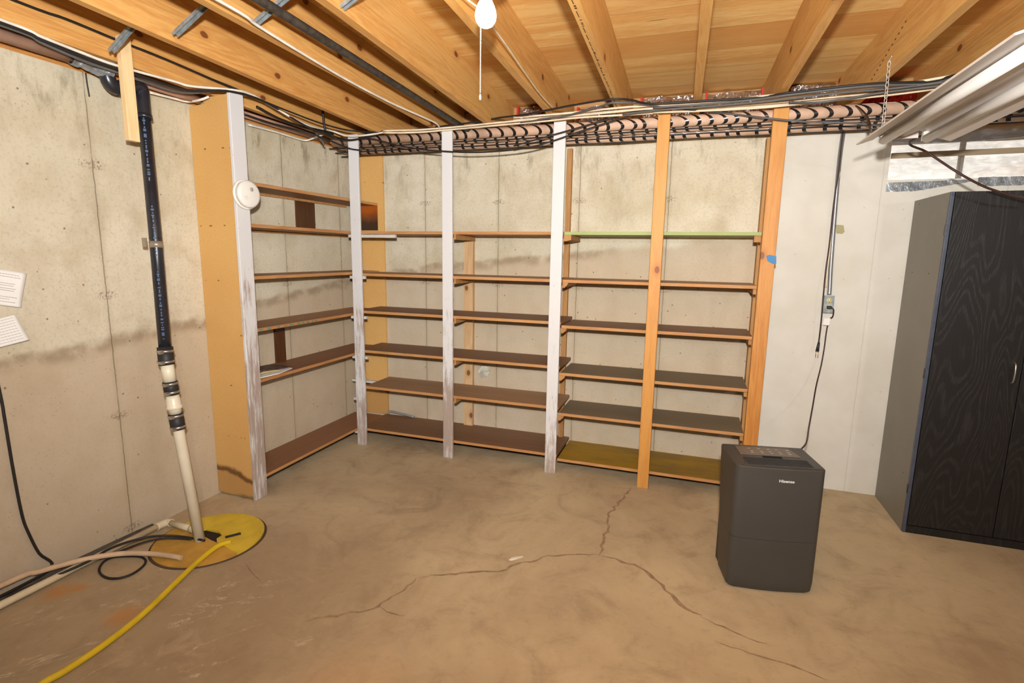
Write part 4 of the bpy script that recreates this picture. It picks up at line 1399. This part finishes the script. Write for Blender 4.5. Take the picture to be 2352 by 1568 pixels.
def outline(z, w0, w1, d0, d1, rf, rb, bow, n=8):
    """rounded plan outline, front (v=d0) bowed outwards"""
    pts = []
    for k in range(n + 1):          # front left corner
        a = PI + (PI / 2) * k / n
        pts.append((w0 + rf + rf * math.cos(a), d0 + rf + rf * math.sin(a)))
    for k in range(1, 8):
        u = w0 + rf + (w1 - w0 - 2 * rf) * k / 8
        pts.append((u, d0 - bow * math.sin(PI * k / 8)))
    for k in range(n + 1):
        a = -PI / 2 + (PI / 2) * k / n
        pts.append((w1 - rf + rf * math.cos(a), d0 + rf + rf * math.sin(a)))
    for k in range(n + 1):
        a = (PI / 2) * k / n
        pts.append((w1 - rb + rb * math.cos(a), d1 - rb + rb * math.sin(a)))
    for k in range(n + 1):
        a = PI / 2 + (PI / 2) * k / n
        pts.append((w0 + rb + rb * math.cos(a), d1 - rb + rb * math.sin(a)))
    return [dp(u, v, z) for u, v in pts]


def loft(levels, mat, name, parent, cap=True):
    mb = MB()
    rings = [[mb.b.verts.new(p) for p in L] for L in levels]
    for A, B in zip(rings, rings[1:]):
        n = len(A)
        for k in range(n):
            f = mb.b.faces.new((A[k], A[(k + 1) % n], B[(k + 1) % n], B[k]))
            f.smooth = True
    mb.b.faces.new(rings[0])
    mb.b.faces.new(rings[-1])
    o = mb.build(name, mat, parent)
    md = o.modifiers.new('split', 'EDGE_SPLIT')
    md.split_angle = math.radians(35)
    return o


# front shell: deep at the top, its rear edge slopes forward towards the foot
def shell_lv(z, inset=0.0, d1=None):
    f = z / HT
    back = d1 if d1 is not None else 0.185 + (D_ - 0.185) * min(1, max(0, (f - 0.05) / 0.95)) ** 1.0
    return outline(z, inset, W_ - inset, inset, back - inset, 0.030, 0.012, 0.010)


loft([shell_lv(0.006, 0.012), shell_lv(0.018, 0.003), shell_lv(0.06)] + [shell_lv(z) for z in (0.15, 0.262)], M_DEHUM, 'water_tank', DH)
loft([shell_lv(0.2625, 0.001), shell_lv(0.2635)] + [shell_lv(z) for z in (0.36, 0.45, 0.54, 0.585)] + [shell_lv(0.606, 0.0), shell_lv(HT - 0.002, 0.003)], M_DEHUM, 'housing', DH)
loft([outline(z, 0.012, W_ - 0.012, 0.06, D_ + 0.0, 0.01, 0.03, 0) for z in (0.008, 0.03, 0.3, HT - 0.03)], M_DEHUMD, 'rear_body', DH)
# top deck: control panel recess, grille, lip
MB().prism([dp(0.045, 0.020, HT - 0.0015), dp(W_ - 0.035, 0.020, HT - 0.0015), dp(W_ - 0.050, 0.122, HT - 0.0015), dp(0.060, 0.122, HT - 0.0015)], (0, 0, 0.0022)).build('air_grille', M_GRILLE, DH)
g = MB()
for k in range(9):
    v = 0.026 + 0.0100 * k
    g.beam(dp(0.055, v, HT + 0.0012), dp(W_ - 0.048, v, HT + 0.0012), 0.0025, 0.002)
g.build('grille_slats', M_DEHUMD, DH)
MB().prism([dp(0.055, 0.150, HT - 0.0015), dp(W_ - 0.055, 0.150, HT - 0.0015), dp(W_ - 0.075, 0.262, HT - 0.0015), dp(0.060, 0.262, HT - 0.0015)], (0, 0, 0.002)).build('control_panel', M_DEHUMT, DH)
MB().prism([dp(0.150, 0.118, HT), dp(0.235, 0.118, HT), dp(0.235, 0.134, HT), dp(0.150, 0.134, HT)], (0, 0, 0.0035)).build('handle_slot', M_DKGREY, DH)
random.seed(21)
cnt = 0
for r_, v in enumerate((0.178, 0.200, 0.232)):
    for k in range(5):
        u = 0.115 + 0.043 * k + random.uniform(-0.004, 0.004)
        MB().prism([dp(u, v, HT + 0.0005), dp(u + 0.013, v, HT + 0.0005), dp(u + 0.013, v + 0.005, HT + 0.0005), dp(u, v + 0.005, HT + 0.0005)], (0, 0, 0.001)).build('button_mark', M_MARK, DH)
MB().beam(dp(0.030, 0.012, HT - 0.001), dp(W_ - 0.016, 0.012, HT + 0.001), 0.006, 0.006).build('front_lip', M_DEHUM, DH)
# maker's lettering
cu = bpy.data.curves.new('lettering', 'FONT')
cu.body = 'Hisense'
cu.size = 0.0185
cu.extrude = 0.0006
cu.align_x = 'CENTER'
cu.offset = 0.0004
tmp = bpy.data.objects.new('tmp', cu)
COL.objects.link(tmp)
dg = bpy.context.evaluated_depsgraph_get()
me = bpy.data.meshes.new_from_object(tmp.evaluated_get(dg))
bpy.data.objects.remove(tmp)
ctr = dp(0.215, -0.0112, 0.548)
T = Matrix((ex * 1.12, Vector((0, 0, 1)), -ey)).transposed().to_4x4()
T.translation = ctr
me.transform(T)
me.transform(Matrix.Translation(-world_loc(DH)))
me.materials.clear()
me.materials.append(M_LOGO)
lo = bpy.data.objects.new('lettering', me)
COL.objects.link(lo)
lo.parent = DH
# its power cord with plug and warning tag
pc = MB().tube(CORD, 0.0042, 8, 5).build('power_cord', M_BROWNC, DH)
MB().box(3.602, 3.630, -0.080, -0.058, 1.227, 1.247, bevel=0.005).build('plug', M_RUBBER, pc)
MB().prism([(3.596, -0.062, 1.165), (3.633, -0.062, 1.167), (3.628, -0.062, 1.121), (3.593, -0.062, 1.122)], (0, 0.0006, 0)).build('warning_tag', M_PAPER, pc)

# shop light cord, hanging unplugged beside the conduit
LCO = thing('power_cord', 'dark shop light cord hanging unplugged beside the outlet box', 'cord', (3.58, -0.03, 1.0))
MB().tube([(3.522, -0.900, 2.156), (3.547, -0.700, 2.250), (3.565, -0.450, 2.349), (3.568, -0.300, 2.395), (3.576, -0.160, 2.384), (3.589, -0.060, 2.349), (3.588, -0.045, 2.239), (3.589, -0.040, 2.060), (3.584, -0.035, 1.877), (3.586, -0.030, 1.636), (3.582, -0.030, 1.471), (3.578, -0.060, 1.306), (3.582, -0.060, 1.138), (3.583, -0.050, 0.995)], 0.0045, 8, 5).build('cord', M_BROWNC, LCO)
MB().tube([(3.584, -0.050, 1.006), (3.580, -0.050, 0.948)], [0.007, 0.011], 10, 1).build('plug', M_RUBBER, LCO)
for q in ([(3.572, -0.050, 0.951), (3.574, -0.050, 0.907)], [(3.587, -0.050, 0.949), (3.587, -0.050, 0.905)]):
    MB().tube(q, 0.002, 6, 1).build('prong', M_BRASS, LCO)
cable([(3.600, -0.026, 2.074), (3.595, -0.026, 1.930), (3.596, -0.022, 1.744), (3.593, -0.022, 1.527), (3.593, -0.030, 1.361)], 0.004, M_CREAM, 'cream wire beside the grey conduit on the white wall')
cable([(3.588, -0.3, 2.40), (3.590, -0.33, 2.385), (3.593, -0.33, 2.352), (3.588, -0.33, 2.335), (3.583, -0.33, 2.352), (3.584, -0.33, 2.385), (3.586, -0.3, 2.40)], 0.0032, M_WHITEC,
      'white wire loop holding the cords above the conduit', 'wire', 'wire_loop')
cable([(3.611, -0.030, 2.317), (3.589, -0.080, 2.358), (3.577, -0.200, 2.374), (3.570, -0.330, 2.387), (3.610, -0.330, 2.364), (3.627, -0.400, 2.294), (3.598, -0.600, 2.196)], 0.0055, M_GREYC,
      'grey cable arching from the conduit top to the wire loop')

# ------------------------------------------------------------------ shop light on its chain
FX = thing('shop_light', 'white fluorescent shop light hanging from the joists at right', 'light fixture', (3.60, -1.6, 2.04))
y0, y1 = -2.33, -1.085
cx = 3.603
sec = [(-0.175, 2.046), (-0.172, 2.041), (-0.112, 2.060), (-0.104, 2.068), (-0.055, 2.090), (-0.030, 2.078), (0.0, 2.066), (0.030, 2.078), (0.055, 2.090), (0.104, 2.068), (0.112, 2.060), (0.172, 2.041), (0.175, 2.046),
       (0.118, 2.066), (0.058, 2.096), (0.052, 2.125), (-0.052, 2.125), (-0.058, 2.096), (-0.118, 2.066)]
MB().prism([(cx + a, y0, z) for a, z in sec], (0, y1 - y0, 0)).build('reflector', M_FIXW, FX)
for dx in (-0.078, 0.078):
    MB().tube([(cx + dx, y0 + 0.03, 2.052), (cx + dx, y1 - 0.03, 2.052)], 0.0185, 20, 1).build('fluorescent_tube', M_TUBE, FX)
    for ys in ((y0 + 0.005, y0 + 0.030), (y1 - 0.030, y1 - 0.005)):
        MB().box(cx + dx - 0.014, cx + dx + 0.014, ys[0], ys[1], 2.044, 2.082, bevel=0.003).build('lamp_holder', M_PLASTIC, FX)
MB().prism([(cx - 0.055, y1 - 0.002, 2.06), (cx + 0.055, y1 - 0.002, 2.06), (cx + 0.052, y1 - 0.002, 2.125), (cx - 0.052, y1 - 0.002, 2.125)], (0, 0.004, 0)).build('end_cap', M_FIXW, FX)


def chain(p0, p1, lab):
    p0, p1 = Vector(p0), Vector(p1)
    L = (p1 - p0).length
    n = int(L / 0.0225)
    mb = MB()
    d = (p1 - p0).normalized()
    for k in range(n):
        c = p0.lerp(p1, (k + 0.5) / n)
        s = Vector((0.95, 0.3, 0)) if k % 2 == 0 else Vector((0.45, -0.9, 0))
        pts = []
        for q in range(12):
            a = 2 * PI * q / 12
            pts.append(c + d * (0.0152 * math.cos(a)) + s * (0.0068 * math.sin(a)))
        mb.tube(pts, 0.0016, 6, 1, closed=True)
    mb.tube([p0 + Vector((-0.004, -0.03, 0.012)), p0 + Vector((0.0, -0.03, 0.012)), p0 + Vector((0, 0.0, 0.006)), p0 + Vector((0.0, 0.004, -0.006))], 0.0024, 6, 1)
    return tag(mb.build('chain', M_CHAIN), lab, 'chain')


chain((3.552, -0.95, 2.42), (3.553, -0.97, 2.128), 'thin steel chain holding up the near end of the shop light')
cable([(3.72, -1.3, 2.13), (3.80, -1.10, 2.12)] + [(3.731, -0.750, 2.107), (3.840, -0.650, 2.070), (3.959, -0.700, 1.963), (4.071, -0.700, 1.895), (4.160, -0.700, 1.859), (4.232, -0.700, 1.836), (4.344, -0.700, 1.822)], 0.0055, M_BROWNC,
      'brown cord sagging past the window from the shop light', 'cord', 'cord')

# ------------------------------------------------------------------ bulb with pull chain
BL = thing('light_bulb', 'lit bare light bulb with a pull chain hanging under the joists', 'light bulb', (2.138, -2.3, 2.21))
c0 = (2.139, -2.30, 2.211)
MB().lathe([(0.0, 0.0), (0.012, 0.0015), (0.022, 0.007), (0.030, 0.019), (0.0325, 0.032), (0.031, 0.045), (0.026, 0.060), (0.019, 0.074), (0.0155, 0.086), (0.0145, 0.094)], c0, (0, 0, 1), 32).build('glass', M_BULB, BL)
MB().lathe([(0.0135, 0.094), (0.0135, 0.106), (0.024, 0.108), (0.027, 0.125), (0.060, 0.150), (0.062, 0.165), (0.0, 0.165)], c0, (0, 0, 1), 32).build('socket', M_PLASTIC, BL)
MB().box(2.139 - 0.20, 2.139 + 0.12, -2.32, -2.28, 2.376, 2.390).build('mounting_strip', M_HANG, BL)
pc = MB()
pts = [Vector((2.121, -2.296, 2.32 - 0.0042 * k)) for k in range(int((2.32 - 2.022) / 0.0042))]
for p in pts:
    bmesh.ops.create_icosphere(pc.b, subdivisions=1, radius=0.0021, matrix=Matrix.Translation(p))
pc.lathe([(0.0, 0.0), (0.003, 0.002), (0.0036, 0.010), (0.002, 0.018), (0.0, 0.019)], (2.121, -2.296, 2.007), (0, 0, 1), 10)
pc.build('pull_chain', M_WHITEC, BL)

# ------------------------------------------------------------------ window
WN = struct(thing('window_1', 'x', 'x', (WX0, 0.1, WZ0)))
del WN['label']
del WN['category']
MB().box(WX0, WX1, 0.10, 0.14, WZ0, WZ0 + 0.022).build('window_frame', M_MUNT, WN)
MB().box(WX0, WX1, 0.10, 0.14, WZ1 - 0.02, WZ1).build('window_frame', M_MUNT, WN)
MB().box(WX0, WX0 + 0.02, 0.10, 0.14, WZ0, WZ1).build('window_frame', M_MUNT, WN)
for xm in (4.262, 4.68):
    MB().box(xm, xm + 0.022, 0.105, 0.125, WZ0, WZ1).build('window_bar', M_MUNT, WN)
lt = MB().prism([(WX0 + 0.002, -0.001, 2.146), (WX1, -0.001, 2.158), (WX1, -0.001, 2.188), (WX0 + 0.002, -0.001, 2.178)], (0, -0.010, 0)).build('window_lath', M_LATH, WN)


def filmfn(u, v):
    x = WX0 + (WX1 - WX0) * u
    z = WZ0 + (WZ1 - WZ0) * v
    return Vector((x, 0.020 + 0.012 * noise.noise(Vector((x * 5, z * 9, 4))) + 0.004 * noise.noise(Vector((x * 22 + z * 12, z * 20, 7))), z))


MB().grid(filmfn, 90, 26).build('plastic_film', M_FILM, WN)


def tapefn(u, v):
    x = WX0 - 0.002 + 0.42 * u
    zt = 2.006 + 0.008 * u
    zb = 1.953 + 0.048 * max(0, (u - 0.35) / 0.65) + 0.003 * noise.noise(Vector((x * 60, 0, 0)))
    z = zb + (zt - zb) * v
    return Vector((x, -0.003 - 0.003 * abs(noise.noise(Vector((x * 18, z * 18, 2)))), z))


tag(MB().grid(tapefn, 60, 6).build('duct_tape', M_DTAPE), 'grey duct tape strip peeling under the window, left piece', 'tape')


def tapefn2(u, v):
    x = 4.318 + 0.7 * u
    z = 1.975 + 0.05 * v + 0.004 * noise.noise(Vector((x * 40, 0, v)))
    return Vector((x, -0.003 - 0.003 * abs(noise.noise(Vector((x * 18, z * 18, 5)))), z))


tag(MB().grid(tapefn2, 60, 6).build('duct_tape', M_DTAPE), 'grey duct tape strip under the window above the black cabinet', 'tape')
# outside: steel window well with a drift of dry leaves
ww = []
mb = MB()


def wellfn(u, v):
    a = PI * u
    x = 4.48 - 0.72 * math.cos(a)
    y = 0.24 + 0.62 * math.sin(a)
    return Vector((x + 0.008 * math.sin(v * 60) * math.cos(a), y + 0.008 * math.sin(v * 60), 1.80 + 0.58 * v))


tag(mb.grid(wellfn, 40, 60).build('window_well', M_WELL, None, solid=0.002), 'pale steel window well outside the basement window', 'window well')


def leaffn(u, v):
    x = 3.80 + 1.36 * u
    y = 0.23 + 0.6 * v
    h = 1.97 + 0.36 * max(0, u - 0.28) ** 0.8 * (0.35 + v) + 0.035 * noise.noise(Vector((x * 12, y * 12, 0))) + 0.02 * noise.noise(Vector((x * 40, y * 40, 3)))
    return Vector((x, y, h))


lf = MB().grid(leaffn, 90, 40, smooth=False).build('leaf_litter', M_LEAF, None)
tag(lf, 'tan dry leaves piled in the window well', 'leaves')
lf['kind'] = 'stuff'

# ------------------------------------------------------------------ cabinet
CB = thing('cabinet', 'tall black woodgrain cabinet with grey side by the back wall', 'cabinet', (4.43, -0.25, 0))
CX0, CX1, CY, CH = 4.018, 4.850, -0.480, 1.895
MB().box(CX0, CX0 + 0.016, CY, -0.010, 0.0, CH).build('side_panel', M_CABSIDE, CB)
MB().box(CX1 - 0.016, CX1, CY, -0.010, 0.0, CH).build('side_panel', M_CABSIDE, CB)
MB().box(CX0 + 0.016, CX1 - 0.016, CY, -0.010, CH - 0.016, CH).build('top_panel', M_CABSIDE, CB)
MB().box(CX0 + 0.016, CX1 - 0.016, -0.016, -0.010, 0.0, CH - 0.016).build('back_panel', M_CABSIDE, CB)
MB().box(CX0 + 0.016, CX1 - 0.016, CY - 0.018, CY, 0.0, 0.043).build('plinth', M_BWOOD, CB)
MB().box(CX0, CX0 + 0.0158, CY - 0.020, CY - 0.001, 0.0, CH, bevel=0.001).build('edge_strip', M_CABEDGE, CB)['label'] = 'blue-grey front edge strip'
for k, (xa, xb, hx) in enumerate(((CX0 + 0.020, 4.4325, 4.395), (4.4365, CX1 - 0.004, 4.478))):
    dr = MB().box(xa, xb, CY - 0.020, CY - 0.002, 0.048, CH, bevel=0.0015).build('door', M_BWOOD, CB)
    yh = CY - 0.020
    MB().tube([(hx, yh, 1.026), (hx, yh - 0.018, 1.020), (hx, yh - 0.026, 0.995), (hx, yh - 0.026, 0.945), (hx, yh - 0.018, 0.920), (hx, yh, 0.914)], 0.0042, 8, 3).build('handle', M_STEEL, dr)
for z in (1.70, 0.93, 0.26):
    MB().box(CX0 - 0.003, CX0 + 0.006, CY - 0.016, CY - 0.002, z - 0.028, z + 0.028, bevel=0.002).build('hinge', M_SCREW, CB)
for (yy, zz) in ((-0.36, 1.47), (-0.12, 1.47), (-0.09, 1.87), (-0.40, 0.32)):
    MB().lathe([(0.0035, 0), (0.003, 0.001), (0, 0.0012)], (CX0, yy, zz), (-1, 0, 0), 10).build('screw', M_SCREW, CB)

# small pale chip on the floor
tag(MB().prism([(1.990, -1.556, 0.0), (2.005, -1.553, 0.0), (2.050, -1.505, 0.0), (2.046, -1.500, 0.0), (1.998, -1.533, 0.0)], (0, 0, 0.004)).build('chip', M_CHIP),
    'small white chip lying on the floor near the crack', 'debris')
